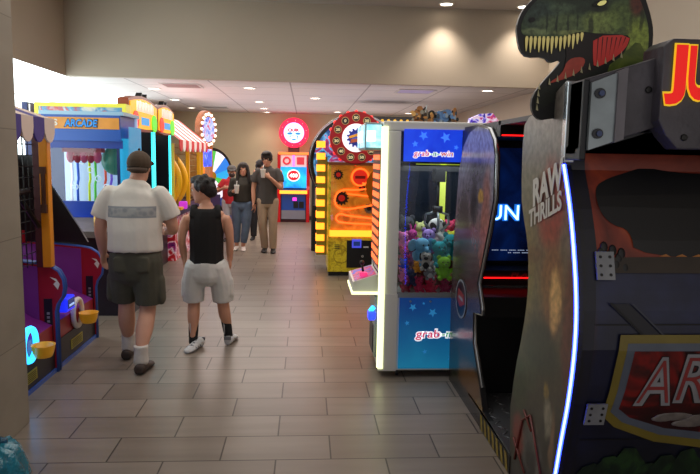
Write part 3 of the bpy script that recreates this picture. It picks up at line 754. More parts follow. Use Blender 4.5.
# ------------------------------------------------------------------ black arch wheel behind it
t = thing('spin_wheel_game', 'large black ringed spin wheel mostly hidden behind the yellow wheel game', 'arcade game', (.86, 11.0, 0), 0)
MB().box(-.74, .74, .1, .6, 0, .8, black).build('base_cabinet', t)
m = MB(); m.ring((0, .1, 1.55), .78, .05, 'y', M('ring_black_gloss', '#0a0a0c', .2), 60, 8); m.ring((0, .06, 1.55), .80, .012, 'y', M('ring_chrome', '#888890', .2, metal=.8), 60, 6); m.build('wheel_rim', t)
MB().disc((0, .12, 1.55), .76, 'y', .06, ART('galaxy_print', [(.3, '#0a1430'), (.42, '#1a4a88'), (.52, '#58a8d8'), (.58, '#a03070'), (.7, '#101838')], 4, emit=.5), 48).build('picture_disc', t)
MB().disc((0, .07, 1.55), .14, 'y', .05, M('hub_gold', '#d0a030', .3, metal=.6), 20).build('hub', t)
MB().prism([(.6, .0), (.6, 1.5), (.5, 1.6), (.3, .8), (.15, .0)], 'x', -.76, -.70, black).build('side_stand', t)
# dark cabinet with gold dotted header
t = thing('dark_header_game', 'dark cabinet with gold dotted black header behind the claw machine front', 'arcade game', (1.55, 12.3, 0), 0)
MB().box(-.5, .5, .0, .7, 0, 2.15, M('ink_laminate', '#101014', .4)).build('cabinet_body', t)
m = MB(); m.box(-.55, .55, -.05, .7, 2.15, 2.42, black)
for k in range(9): m.disc((-.48 + k * .12, -.055, 2.34), .03, 'y', .01, M('gold_dot', '#c89a28', .4, emit=.5), 12)
m.build('header', t)
MB().box(-.4, .4, -.01, .0, 1.1, 1.9, ART('dim_screen', [(.3, '#101028'), (.6, '#303060'), (.8, '#604020')], 3, emit=.3)).build('screen', t)
# ------------------------------------------------------------------ claw machine (faces the aisle, side glass towards us)
def shift(mb, root):
    d = root.location
    for v in mb.bm.verts: v.co -= d
    return mb
def WB(mb, name, root, parent=None, **k):
    return shift(mb, root).build(name, parent or root, **k)
t = claw = thing('claw_machine', 'white claw machine full of plush toys with blue GRAB-N-WIN panels and glowing corner strips', 'claw machine', (.99, 4.95, 0), 0)
wht = M('claw_white', '#e4e6e2', .35); slv = M('silver_trim', '#8e9698', .3, metal=.5)
led_w = M('led_warm_white', '#f4f6c8', .4, emit=1.7, ecol='#eef4b4')
star_b = ART('blue_header_glow', [(.35, '#1030c8'), (.6, '#1c48e8'), (.8, '#2a60f0')], 3, emit=.75)
panel_b = ART('blue_lower_panel', [(.3, '#0c3f86'), (.6, '#1468a0'), (.8, '#1c86b4')], 2, emit=.42, grad=(2, .75, .05, .75))
X0, X1, Y0, Y1 = .555, 1.43, 4.62, 5.28
m = MB()
m.box(X0, X1, Y0 + .01, Y1, .05, .64, wht, .008)                      # lower body
m.box(X0, X1, Y0, Y1, 1.83, 1.90, wht, .01)                          # roof
m.box(X0, X0 + .125, Y0, Y0 + .05, .64, 1.83, wht, .006)             # posts
m.box(X1 - .07, X1, Y0, Y0 + .05, .64, 1.83, wht, .006)
m.box(X0, X0 + .05, Y1 - .08, Y1, .64, 1.83, wht); m.box(X1 - .05, X1, Y0, Y1, .64, 1.83, M('claw_inner_dark', '#1c2026', .4))
m.box(X0 + .02, X1, Y1 - .03, Y1, .64, 1.83, M('claw_back_dark', '#181e2a', .2, noise=(3, .5)))
m.box(X0 + .05, X1 - .05, Y0 + .02, Y1 - .03, 1.60, 1.83, M('claw_inner_dark', '#1c2026', .4))
m.box(X0 - .006, X0 + .13, Y0 - .006, Y0 + .012, .05, .64, wht, .004)
WB(m, 'cabinet_body', t)
m = MB()
m.box(X0 - .008, X0 + .03, Y0 - .012, Y0 + .02, .07, 1.86, led_w); m.box(X0 - .014, X0 - .004, Y0 + .02, Y0 + .03, .07, 1.86, led_w)
WB(m, 'corner_light_strip', t)
ld = WB(MB().box(X0 - .012, X0 - .002, 4.70, 5.20, .82, 1.69, M('ladder_back', '#6a4a34', .4)), 'added_light_ladder', t)  # made-up ladder standing in for the wheel game's orange column lights
for k in range(12):
    z = .84 + k * .071
    WB(MB().box(X0 - .017, X0 - .012, 4.74, 5.17, z, z + .038, M('ladder_orange', '#ff8a50', .4, emit=1.7, ecol='#ff6430')), 'added_ladder_bar', t, ld)
h = MB().box(X0 + .145, X1 - .06, Y0 - .008, Y0 + .01, 1.615, 1.845, star_b); h = WB(h, 'header_panel', t)
def star(mb, c, r, y, m, rot=.2):
    pts = [(c[0] + math.cos(rot + PI*k/5) * (r if k % 2 == 0 else r * .45), c[1] + math.sin(rot + PI*k/5) * (r if k % 2 == 0 else r * .45)) for k in range(10)]
    mb.prism(pts, 'y', y - .002, y, m)
st = M('star_blue', '#3a78f4', .4, emit=.9)
for c, r in (((.84, 1.80), .035), ((1.0, 1.79), .04), ((1.16, 1.80), .045), ((1.28, 1.74), .03), ((.78, 1.74), .025), ((1.08, 1.72), .02)):
    q = MB(); star(q, c, r, Y0 - .008, st, c[0] * 7); WB(q, 'printed_star', t, h)
def grab_logo(xc, zc, w, hgt, y):
    q = MB(); o = M('logo_outline', '#e8ecf4', .4, emit=.8)
    q.text('grab-n-win', (xc, y, zc), w * 1.03, hgt * 1.16, o, bold=.07, extrude=.01, shear=.1)
    parts = (('grab', '#d8406a', -.305, .4), ('-n-', '#2a9a48', .03, .22), ('win', '#c83a3a', .335, .31))
    for s, c, dx, ww in parts:
        sh = hgt * (1 if s == 'grab' else (.45 if s == '-n-' else .72))
        dz = 0 if s == 'grab' else (hgt * .02 if s == '-n-' else hgt * .13)
        q.text(s, (xc + dx * w, y - .004, zc + dz), ww * w * .97, sh * .9, M('logo_' + c[1:], c, .4, emit=.6), bold=.01, extrude=.01, shear=.1)
    return q
WB(grab_logo(.915, 1.668, .29, .055, Y0 - .01), 'header_logo', t, h)
pnl = MB().box(X0 + .145, X1 - .02, Y0 - .006, Y0 + .012, .07, .61, panel_b); pnl = WB(pnl, 'lower_panel', t)
st2 = M('star_lower', '#2f8ed0', .4, emit=.4)
for c, r in (((.80, .54), .03), ((.95, .50), .035), ((1.2, .5), .03), ((.76, .42), .02), ((.9, .2), .02), ((1.1, .15), .025), ((.88, .57), .012)):
    q = MB(); star(q, c, r, Y0 - .006, st2, c[0] * 9); WB(q, 'printed_star', t, pnl)
for x in (.78, .93): WB(MB().disc((x, Y0 - .009, .585), .008, 'y', .006, slv, 12), 'panel_bolt', t, pnl)
WB(grab_logo(1.06, .33, .47, .085, Y0 - .008), 'panel_logo', t, pnl)
m = MB().box(X0 + .125, X1 - .05, Y0 - .004, Y0 + .006, .612, .65, slv); WB(m, 'glass_sill', t)
m = MB(); m.face([(X0 + .125, Y0 + .012, .65), (X1 - .06, Y0 + .012, .65), (X1 - .06, Y0 + .012, 1.615), (X0 + .125, Y0 + .012, 1.615)], glass_mat('claw_glass', '#eef6fa', .07)); WB(m, 'side_glass', t)
m = MB(); m.face([(X0 + .005, Y0 + .05, .65), (X0 + .005, Y1 - .08, .65), (X0 + .005, Y1 - .08, 1.615), (X0 + .005, Y0 + .05, 1.615)], glass_mat('claw_glass', '#eef6fa', .07)); WB(m, 'front_glass', t)
m = MB(); m.box(1.10, 1.15, Y1 - .05, Y1 - .03, 1.05, 1.6, M('led_lime_tube', '#c8d060', .4, emit=.55, ecol='#c8d840')); m.box(.90, 1.3, Y1 - .05, Y1 - .03, 1.575, 1.6, M('led_lime_tube', '#e8f070')); WB(m, 'interior_light', t)
m = MB(); m.box(.62, 1.38, 4.93, 4.97, 1.54, 1.59, dark); m.box(.99, 1.07, 4.88, 5.02, 1.46, 1.56, dark); m.tube([(1.03, 4.95, 1.46), (1.03, 4.95, 1.26)], .012, dark, 6); m.tube([(1.03, 4.95, 1.27), (1.03, 4.95, 1.22)], .04, dark, 10)
for k in range(3):
    a = 2*PI*k/3 + .4; c, s_ = math.cos(a), math.sin(a)
    m.tube([(1.03, 4.95, 1.23), (1.03 + c * .1, 4.95 + s_ * .1, 1.2), (1.03 + c * .11, 4.95 + s_ * .11, 1.13), (1.03 + c * .04, 4.95 + s_ * .04, 1.07)], .01, slv, 6)
WB(m, 'claw', t)
m = MB()
m.prism([(.36, .62), (.36, .70), (.555, .76), (.555, .60)], 'y', 4.76, 5.22, wht)
cs = WB(m, 'control_shelf', t)
m = MB(); m.box(.352, .555, 4.75, 5.23, .605, .625, led_w); WB(m, 'shelf_light', t, cs)
m = MB(); m.face([(.375, 4.78, .708), (.54, 4.78, .757), (.54, 5.2, .757), (.375, 5.2, .708)], ART('control_print', [(.35, '#1a2a90'), (.5, '#d03060'), (.6, '#3050d0')], 12, emit=.3))
m.tube([(.46, 5.0, .73), (.45, 5.0, .80)], .01, black, 6); m.ball((.45, 5.0, .81), .02, M('joystick_black', '#18181c', .3), 10); m.disc((.45, 4.87, .74), .03, 'z', .03, M('button_pink', '#f04080', .4, emit=.8), 16)
WB(m, 'joystick_panel', t, cs)
m = MB(); m.box(.535, .556, 4.8, 5.15, .1, .58, slv); m.box(.53, .537, 4.86, 5.1, .12, .34, black); d = WB(m, 'coin_door', t)
m = MB(); m.box(.485, .54, 4.76, 4.85, .40, .47, M('bill_blue', '#3050ff', .3, emit=2.2, ecol='#2038ff'), .015); m.tube([(.50, 4.8, .465), (.53, 4.8, .50)], .018, led_cyan, 8); WB(m, 'bill_slot', t, d)
mq = MB().box(.425, .553, 4.70, 5.27, 1.69, 1.89, M('box_grey', '#8aa0a4', .3), .012); mq = WB(mq, 'marquee', t)
lb = ART('lightbox_print', [(.3, '#58b8d8'), (.5, '#b8ecf4'), (.7, '#2890c0')], 5, emit=1.0)
m = MB(); m.box(.435, .545, 4.692, 4.70, 1.71, 1.875, lb); m.box(.415, .425, 4.72, 5.25, 1.71, 1.87, lb)
q = M('lightbox_words', '#fcfce0', .4, emit=1.9)
m.box(.438, .50, 4.688, 4.692, 1.755, 1.83, q); m.box(.41, .415, 4.8, 5.15, 1.75, 1.83, q)
WB(m, 'lightbox', t, mq)
for x in (.70, 1.36):
    m = MB(); m.disc((x, 4.68, .025), .025, 'x', .02, black, 14); m.box(x - .006, x + .006, 4.67, 4.69, .03, .06, slv); WB(m, 'caster', t)
for x in (.70, 1.36):
    m = MB(); m.disc((x, 5.2, .025), .025, 'x', .02, black, 14); m.box(x - .006, x + .006, 5.19, 5.21, .03, .06, slv); WB(m, 'caster', t)
li = bpy.data.lights.new('claw_inner', 'AREA'); li.energy = 5; li.size = .5; li.color = (.9, .97, 1)
lo = bpy.data.objects.new('claw_lamp', li); COL.objects.link(lo); lo.location = (1.0, 4.93, 1.58)

# plush toys ------------------------------------------------------------------
eye_m = M('plush_eye', '#0a0a0c', .15)
def plush(kind, x, y, z, s, col, label, rz=0, tilt=0, col2=None):
    s *= 1.18
    t = thing('plush_toy', label, 'plush toy', (x, y, z), rz, 'plush toys piled in the claw machine')
    t.rotation_euler = (math.radians(tilt), 0, math.radians(rz))
    fm = M('plush_' + col[1:], col, .9, emit=.03, noise=(30, .3)); f2 = M('plush_' + (col2 or col)[1:], col2 or col, .9, emit=.03)
    b = MB(); b.ball((0, 0, -.45 * s), (.52 * s, .45 * s, .5 * s), fm, 14)
    for q in (-1, 1):
        b.ball((q * .5 * s, -.15 * s, -.35 * s), (.16 * s, .16 * s, .32 * s), fm, 8, Matrix.Rotation(q * .6, 3, 'Y')); b.ball((q * .35 * s, -.4 * s, -.8 * s), (.2 * s, .34 * s, .2 * s), fm, 8)
    b.ball((0, -.3 * s, -.5 * s), (.32 * s, .2 * s, .34 * s), f2, 10); b.build('torso', t)
    h = MB(); h.ball((0, -.05 * s, .3 * s), (.52 * s, .48 * s, .46 * s), fm, 16)
    if kind == 'elephant':
        h.tube([(0, -.5 * s, .25 * s), (0, -.7 * s, .05 * s), (0, -.72 * s, -.2 * s), (.05 * s, -.85 * s, -.32 * s)], [.17 * s, .14 * s, .11 * s, .09 * s], fm, 8)
    else:
        h.ball((0, -.45 * s, .18 * s), (.22 * s, .2 * s, .17 * s), f2, 10); h.ball((0, -.63 * s, .24 * s), (.07 * s, .05 * s, .05 * s), eye_m, 8)
    h = h.build('head', t)
    for q in (-1, 1):
        e = MB()
        if kind == 'elephant': e.ball((q * .68 * s, .02 * s, .3 * s), (.36 * s, .08 * s, .4 * s), fm, 12)
        elif kind == 'rabbit': e.ball((q * .22 * s, 0, 1.0 * s), (.13 * s, .08 * s, .42 * s), fm, 10, Matrix.Rotation(q * .25, 3, 'Y'))
        elif kind == 'dog': e.ball((q * .5 * s, -.05 * s, .25 * s), (.12 * s, .2 * s, .34 * s), f2, 10)
        else: e.ball((q * .38 * s, 0, .68 * s), (.19 * s, .1 * s, .19 * s), fm, 10)
        e.build('ear', h)
        MB().ball((q * .19 * s, -.48 * s, .4 * s), .06 * s, eye_m, 8).build('eye', h)
    return t
for a in (
    ('bear', .82, 5.12, 1.08, .10, '#3c4048', 'dark grey plush at the back left of the pile'),
    ('bear', .745, 4.80, 1.02, .065, '#e878b0', 'pink plush bear against the left end of the side glass, upper one', 20),
    ('rabbit', .84, 4.93, 1.03, .06, '#d848a0', 'magenta plush rabbit just right of the upper pink bear', -10),
    ('bear', .92, 5.06, 1.06, .075, '#d8dc90', 'pale yellow-green plush behind the lavender one', 30),
    ('bear', .955, 4.86, 1.02, .085, '#a888d0', 'lavender plush above the light blue elephant', -20),
    ('dog', 1.06, 5.02, 1.06, .12, '#e8e4e0', 'large white plush dog with black patch lying on top', 60, -30, '#15151a'),
    ('bear', 1.17, 5.08, 1.08, .07, '#e84870', 'rose-red plush at the upper right of the pile'),
    ('bear', 1.15, 4.93, 1.02, .06, '#e8e040', 'bright yellow plush below the rose-red one', 15),
    ('elephant', .875, 4.74, .955, .10, '#78b8dc', 'light blue plush elephant pressed against the side glass', 25, 10),
    ('bear', 1.02, 4.76, .93, .095, '#1a98a0', 'teal plush bear right of the elephant', 10),
    ('bear', 1.13, 4.84, .97, .10, '#128890', 'second teal plush, higher and farther right', -25),
    ('bear', .745, 4.74, .92, .06, '#b82858', 'crimson plush at the left glass edge under the pink bear', 10),
    ('bear', .74, 4.70, .845, .048, '#2038b8', 'royal blue small plush at the left edge of the glass', 0),
    ('dog', .905, 4.68, .885, .07, '#c8c0b8', 'spotted black and white plush below the elephant trunk', -10, 0, '#302c2c'),
    ('bear', .838, 4.685, .835, .042, '#e89828', 'small orange plush beside the spotted one', 12),
    ('dog', .935, 4.675, .80, .058, '#908c90', 'grey-faced plush dog beneath the spotted plush', 0, 0, '#c8c4c4'),
    ('bear', 1.045, 4.69, .83, .085, '#88c828', 'lime green plush under the teal bear', 0),
    ('bear', .735, 4.685, .775, .05, '#e070a0', 'small pink plush low at the left glass edge', 8),
    ('bear', .80, 4.69, .755, .062, '#1c2450', 'navy plush low on the left', -8),
    ('bear', .945, 4.68, .70, .07, '#c82848', 'shiny red plush in the middle of the bottom row', 5),
    ('bear', .755, 4.68, .70, .055, '#a01838', 'dark red plush in the bottom left corner', 0),
    ('bear', .855, 4.685, .70, .058, '#c83058', 'raspberry plush second from left in the bottom row', 15),
    ('bear', 1.06, 4.69, .70, .062, '#981848', 'wine red plush at the right of the bottom row', -10),
    ('bear', 1.10, 4.685, .765, .04, '#e0a888', 'small peach plush beside the lime green one', 0),
    ('bear', 1.2, 4.75, .82, .1, '#c85890', 'mauve plush behind the dark curved side panel', 0),
    ('bear', 1.22, 4.74, .72, .08, '#3868c0', 'mid-blue plush in the right corner of the pile', 0)):
    a = list(a); a[2] += .03; plush(*a)
m = MB(); 
for (x, y, zt) in ((.75, 5.0, .9), (.95, 5.0, .93), (1.15, 5.0, .93), (1.3, 4.95, .9), (.85, 4.85, .82), (1.05, 4.87, .8), (1.22, 4.9, .85), (1.3, 4.78, .7), (.9, 5.15, .97), (1.1, 5.15, .98), (1.25, 5.12, .95), (.7, 5.15, .9)):
    m.ball((min(x, 1.25), min(y, 5.13), (.665 + zt - .09) / 2), (.11, .09, (zt - .09 - .665) / 2 + .015), M('plush_fill_%d' % (int(x * 40) % 4), ('#703060', '#284878', '#784038', '#406848')[int(x * 40) % 4], .9), 12)
o = WB(m, 'buried_plush_heap', claw); o.parent = None; o.location = claw.location
tag(o, 'mixed dark plush heap underneath the visible toys in the claw machine', 'plush heap', None, 'stuff')

# machines standing behind the claw machine ----------------------------------------
t = thing('figure_topped_game', 'dark game behind the claw machine with cut-out topper of bronze and blue armoured figures', 'arcade game', (1.46, 7.3, 0), 0)
MB().prism([(0, 0), (.0, .7), (.2, .95), (.1, 1.5), (.0, 1.75), (.05, 2.0), (.8, 2.0), (.8, 0)], 'x', -.32, .32, M('ink_laminate', '#101014', .4)).build('cabinet_body', t)
MB().box(-.27, .27, .06, .1, 1.76, 1.97, ART('dim_marquee', [(.3, '#201018'), (.6, '#803818'), (.8, '#d0a040')], 5, emit=.4)).build('marquee', t)
m = MB(); br = M('bronze_print', '#a06a38', .45, emit=.08, noise=(14, .7)); sb = M('steel_blue_print', '#5a80b0', .4, emit=.08, noise=(14, .7)); dk_ = M('topper_dark', '#1c1612', .5)  # topper prints glow faintly in place of front light; dark board behind
base = smooth_poly([(-.29, 2.0), (-.24, 2.04), (-.23, 2.18), (-.17, 2.24), (-.12, 2.2), (-.1, 2.24), (-.08, 2.15), (-.03, 2.2), (.02, 2.13), (.07, 2.17), (.1, 2.2), (.16, 2.21), (.2, 2.16), (.23, 2.23), (.27, 2.2), (.26, 2.08), (.29, 2.0)], 1)
m.prism(base, 'y', .1, .13, dk_)
for c, r, mm in (((-.2, 2.13), (.05, .06), br), ((-.17, 2.2), (.035, .035), br), ((-.1, 2.12), (.03, .08), M('bronze_grey', '#8c8270', .4, noise=(14, .6))), ((-.2, 2.05), (.08, .04), br), ((-.03, 2.14), (.04, .05), dk_), ((-.02, 2.06), (.06, .045), br), ((.1, 2.1), (.07, .08), sb), ((.15, 2.17), (.05, .035), sb), ((.06, 2.04), (.06, .035), sb), ((.23, 2.1), (.03, .08), br), ((.235, 2.2), (.02, .025), br), ((.2, 2.04), (.07, .035), sb)):
    m.disc((c[0], .09, c[1]), r, 'y', .03, mm, 14)
rt = random.Random(3)
for k in range(46):
    x = rt.uniform(-.26, .27); z = rt.uniform(2.02, 2.17)
    c = rt.choice(('#b07a40', '#6a4424', '#3a2c24', '#8a8478', '#c89a58')) if x < 0 else rt.choice(('#5a80b0', '#34485c', '#8090a0', '#6a4c30', '#20242c'))
    m.disc((x, .074 - .0003 * k, z), (rt.uniform(.01, .026), rt.uniform(.012, .03)), 'y', .004, M('topper_' + c[1:], c, .45, emit=.06), 7)
m.tube([(-.12, .08, 2.02), (-.09, .08, 2.25)], .008, slv, 5); m.tube([(.0, .08, 2.16), (.14, .08, 2.2)], .008, slv, 5)
m.build('figure_topper', t)
t = thing('lit_header_game', 'game behind the claw machine whose small purple and blue lit header peeks over', 'arcade game', (2.42, 8.7, 0), 0)
MB().box(-.3, .3, 0, .7, 0, 2.1, M('ink_laminate', '#101014', .4)).build('cabinet_body', t)
MB().prism([(-.2, 2.1), (-.18, 2.2), (-.05, 2.26), (.12, 2.27), (.2, 2.18), (.22, 2.1)], 'y', .05, .2, ART('purple_header', [(.3, '#1c1468'), (.45, '#5030c0'), (.55, '#e0d8f0'), (.65, '#c03060'), (.75, '#2838b0')], 7, emit=.6)).build('lit_header', t)

# ------------------------------------------------------------------ big sit-in dinosaur shooter
t = jp = thing('dinosaur_shooter_cabinet', 'huge dark sit-in shooter cabinet with dinosaur head topper and blue edge light, right foreground', 'arcade game', (1.70, 3.5, 0), 0)
XL, XR = 1.08, 2.34
rear = [(2.66, 1.97), (2.65, 1.62), (2.57, 1.47), (2.51, 1.32), (2.44, 1.08), (2.43, .88), (2.46, .66), (2.51, .47), (2.55, .29), (2.6, .0)]
front = [(3.12, 0), (3.16, .36), (3.12, .56), (3.03, .80), (2.99, .98), (3.0, 1.12), (3.03, 1.24), (3.11, 1.36), (3.16, 1.46), (3.18, 1.80), (3.1, 1.845), (2.95, 1.87)]
poly_near = smooth_poly(rear[1:-1], 2, False) + [rear[-1]] + [front[0]] + smooth_poly(front[1:-1], 1, False) + [front[-1], rear[0]]
far_near_edge = [(3.80, 1.815), (3.70, 1.75), (3.65, 1.66), (3.64, 1.41), (3.73, 1.20), (3.84, .98), (3.91, .86), (3.81, .73), (3.80, .69), (3.97, .66), (3.95, .46), (3.74, .24), (3.66, .12), (3.15, .10), (3.12, 0)]
far_far_edge = [(4.57, 0), (4.595, .59), (4.58, 1.05), (4.50, 1.56), (4.40, 1.72), (4.25, 1.81), (4.05, 1.845)]
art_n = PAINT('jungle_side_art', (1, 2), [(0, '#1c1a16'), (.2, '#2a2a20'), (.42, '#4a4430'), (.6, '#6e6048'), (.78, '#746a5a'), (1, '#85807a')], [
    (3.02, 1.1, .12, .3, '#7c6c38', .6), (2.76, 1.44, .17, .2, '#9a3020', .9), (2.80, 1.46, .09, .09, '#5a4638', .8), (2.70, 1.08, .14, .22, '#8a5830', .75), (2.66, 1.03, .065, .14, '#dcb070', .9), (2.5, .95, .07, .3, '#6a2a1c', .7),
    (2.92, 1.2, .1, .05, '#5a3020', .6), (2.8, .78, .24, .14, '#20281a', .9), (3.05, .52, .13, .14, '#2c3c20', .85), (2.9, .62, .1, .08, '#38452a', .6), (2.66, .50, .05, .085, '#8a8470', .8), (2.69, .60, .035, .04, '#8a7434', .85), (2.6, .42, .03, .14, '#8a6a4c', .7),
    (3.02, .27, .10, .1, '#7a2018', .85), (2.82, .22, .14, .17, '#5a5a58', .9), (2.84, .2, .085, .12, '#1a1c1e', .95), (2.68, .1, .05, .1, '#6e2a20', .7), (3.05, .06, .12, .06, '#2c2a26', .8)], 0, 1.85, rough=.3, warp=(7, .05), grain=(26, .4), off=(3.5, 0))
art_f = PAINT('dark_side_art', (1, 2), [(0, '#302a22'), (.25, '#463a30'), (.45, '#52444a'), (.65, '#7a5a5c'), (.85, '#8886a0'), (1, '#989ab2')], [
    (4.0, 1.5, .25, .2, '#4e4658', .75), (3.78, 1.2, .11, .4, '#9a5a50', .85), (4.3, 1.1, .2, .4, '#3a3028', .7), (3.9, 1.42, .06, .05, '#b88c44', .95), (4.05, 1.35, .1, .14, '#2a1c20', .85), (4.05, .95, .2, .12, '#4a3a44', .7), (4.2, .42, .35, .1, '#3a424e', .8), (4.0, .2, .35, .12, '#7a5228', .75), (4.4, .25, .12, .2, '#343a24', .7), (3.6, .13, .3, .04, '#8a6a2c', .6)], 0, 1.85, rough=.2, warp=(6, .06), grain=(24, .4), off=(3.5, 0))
ink = M('ink_laminate', '#101014', .4)
chrome = M('edge_chrome', '#b0b4b8', .25, metal=.9)
led_b = M('led_edge_blue', '#7088ff', .4, emit=8, ecol='#2840ff')
led_core = M('led_edge_core', '#e0ecff', .4, emit=3, ecol='#a8c4ff')
led_r = M('led_red_line', '#ff3030', .4, emit=2.5, ecol='#ff1414')
for s, (xa, xb) in (('l', (XL, XL + .035)), ('r', (XR - .035, XR))):
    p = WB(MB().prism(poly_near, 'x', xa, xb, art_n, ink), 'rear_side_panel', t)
    xe = xa - .004 if s == 'l' else xb + .004
    e = MB(); pts = [(xa + (.0 if s == 'l' else .035), y - .008, z) for y, z in smooth_poly(rear[1:-1], 2, False)]
    e.tube(pts, .0095, led_b, 8); e.tube([(x + (-.004 if s == 'l' else .004), y - .0075, z) for x, y, z in pts], .0045, led_core, 6)
    WB(e, 'edge_light', t, p)
    WB(MB().box(xa - .004, xb + .004, 2.635, 2.675, 1.63, 1.965, chrome, .004), 'chrome_edge', t, p); WB(MB().tube([(xa, 2.545, .285), (xa, 2.595, .02)], .008, chrome, 6), 'foot_trim', t, p)
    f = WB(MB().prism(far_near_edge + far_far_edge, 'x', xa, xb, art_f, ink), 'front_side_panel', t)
    e = MB(); e.tube([((xa + xb) / 2, y, z) for y, z in ([(4.05, 1.847)] + far_near_edge[:-3])], .013, chrome, 6); WB(e, 'panel_edging', t, f)
    # fittings on the edge
    if s == 'l':
        q = MB()
        x = XL - .002
        q.disc((x, 4.28, .68), (.14, .13), 'x', .004, M('emblem_dark', '#1c2030', .3), 28)
        for k in range(28):
            a0, a1 = 2*PI*k/28, 2*PI*(k+1)/28
            q.face([(x - .004, 4.28 + math.cos(a) * r * 1.05, .68 + math.sin(a) * r) for a, r in ((a0, .12), (a1, .12), (a1, .135), (a0, .135))], M('emblem_grey', '#8a90a0', .35))
        q.prism([(4.36, .74), (4.2, .72), (4.18, .66), (4.3, .62), (4.38, .66)], 'x', x - .005, x - .002, M('emblem_red', '#8a2a30', .4))
        q.prism([(4.33, .70), (4.22, .69), (4.22, .67), (4.34, .68)], 'x', x - .006, x - .004, M('emblem_grey', '#8a90a0', .35))
        WB(q, 'panel_print', t, f)
        q = MB()
        # publisher lettering over a red swirl
        wp = M('print_white', '#c4c0ba', .4, emit=.06)
        q.text('RAW', (x - .005, 2.80, 1.535), .36, .13, wp, (0, -.95, .30), (0, .12, 1), bold=.04)
        q.text('THRILLS', (x - .005, 2.82, 1.415), .40, .085, wp, (0, -.95, .30), (0, .12, 1), bold=.03)
        WB(q, 'publisher_lettering', t, p); q = MB()
        rd = M('vehicle_red', '#6a2620', .5)
        for a, b in (((3.05, .12), (2.97, .36)), ((2.97, .36), (2.86, .43)), ((2.86, .43), (2.62, .12)), ((2.95, .42), (2.84, .36)), ((3.08, .22), (2.9, .12))):
            q.tube([(x - .001, a[0], a[1]), (x - .001, b[0], b[1])], .006, rd, 5)
        WB(q, 'vehicle_outline', t, p)
# base platform and hazard striped step
m = MB().box(XL + .035, XR - .035, 2.62, 4.55, 0, .10, ink); WB(m, 'base_platform', t)
tread = M('tread_plate', '#5e6064', .35, metal=.6)
m = MB().box(XL, XR - .04, 3.12, 4.0, .10, .115, tread)
for i in range(12):
    for j in range(12):
        x = XL + .05 + i * .1; y = 3.16 + j * .07
        a = PI/4 if (i + j) % 2 else -PI/4
        c, s_ = math.cos(a) * .024, math.sin(a) * .024
        m.tube([(x - c, y - s_, .116), (x + c, y + s_, .116)], .005, tread, 4)
WB(m, 'tread_plate', t)
m = MB().box(XL - .004, XL + .03, 3.12, 3.70, .0, .10, black)
hy = M('hazard_yellow', '#8f7a26', .45)
for k in range(7):
    y = 3.14 + k * .08
    m.face([(XL - .006, y, .005), (XL - .006, y + .04, .005), (XL - .006, y + .07, .095), (XL - .006, y + .03, .095)], hy)
WB(m, 'hazard_strip', t)
# screen block
m = MB(); m.box(XL + .035, XR - .035, 4.42, 4.58, .1, 1.84, ink); m.prism([(3.98, .1), (4.0, .62), (4.06, .74), (4.42, .9), (4.42, .1)], 'x', XL + .035, XR - .035, ink); WB(m, 'screen_cabinet', t)
sc = MB().box(XL + .05, XR - .05, 4.40, 4.42, .93, 1.72, ART('starry_screen', [(.3, '#020410'), (.5, '#061640'), (.64, '#08225c'), (.78, '#0c3080')], 2.2, rough=.2, emit=.5)); sc = WB(sc, 'screen', t)
q = MB(); gw = M('title_glow', '#d8f4ff', .4, emit=2.6, ecol='#a8e4ff'); gh = M('title_halo', '#1868c8', .4, emit=1.0)
h = MB(); h.text('UN', (1.38, 4.388, 1.272), .235, .12, gh, bold=.09, extrude=.0); h.text('UN', (1.38, 4.38, 1.272), .215, .105, gw, bold=.0, extrude=.01, shear=.0); WB(h, 'screen_title', t, sc)
tl = M('fine_print', '#a8b4d0', .4, emit=.7)
for k in range(30):
    if k % 5 != 3: q.box(1.2 + k * .0125, 1.2 + k * .0125 + .008, 4.395, 4.40, 1.003, 1.008, tl)
for k in range(12):
    if k % 5 != 2: q.box(1.43 + k * .0125, 1.43 + k * .0125 + .008, 4.395, 4.40, .985, .990, tl)
WB(q, 'fine_print', t, sc)
m = MB(); m.box(XL + .04, XR - .04, 4.155, 4.163, .848, .855, led_r); WB(m, 'lower_red_light', t)
m = MB(); m.box(XL + .035, XR - .035, 4.17, 4.42, .70, .90, M('dash_black', '#141012', .35)); m.box(XL + .04, XR - .04, 4.155, 4.172, .78, .80, chrome); 
m.text('PLAYER', (1.5, 4.166, .872), .24, .028, M('dash_text', '#6a2a2a', .4), bold=.03, shear=.2); WB(m, 'dashboard', t)
m = MB(); m.box(XL + .03, XR - .03, 3.66, 4.5, 1.77, 1.86, ink); m.box(XL + .03, XR - .03, 3.0, 3.7, 1.835, 1.86, ink); WB(m, 'roof', t)
m = MB(); m.box(XL + .04, XR - .04, 3.652, 3.66, 1.774, 1.781, led_r); WB(m, 'upper_red_light', t)
m = MB(); m.box(XL + .04, XR - .04, 2.62, 3.05, .1, .48, ink); m.box(XL + .1, XR - .1, 2.7, 3.08, .48, .56, M('seat_vinyl', '#1a1416', .4), .03); m.box(XL + .1, XR - .1, 2.66, 2.76, .56, 1.2, M('seat_vinyl', '#1a1416', .4), .03); WB(m, 'bench', t)

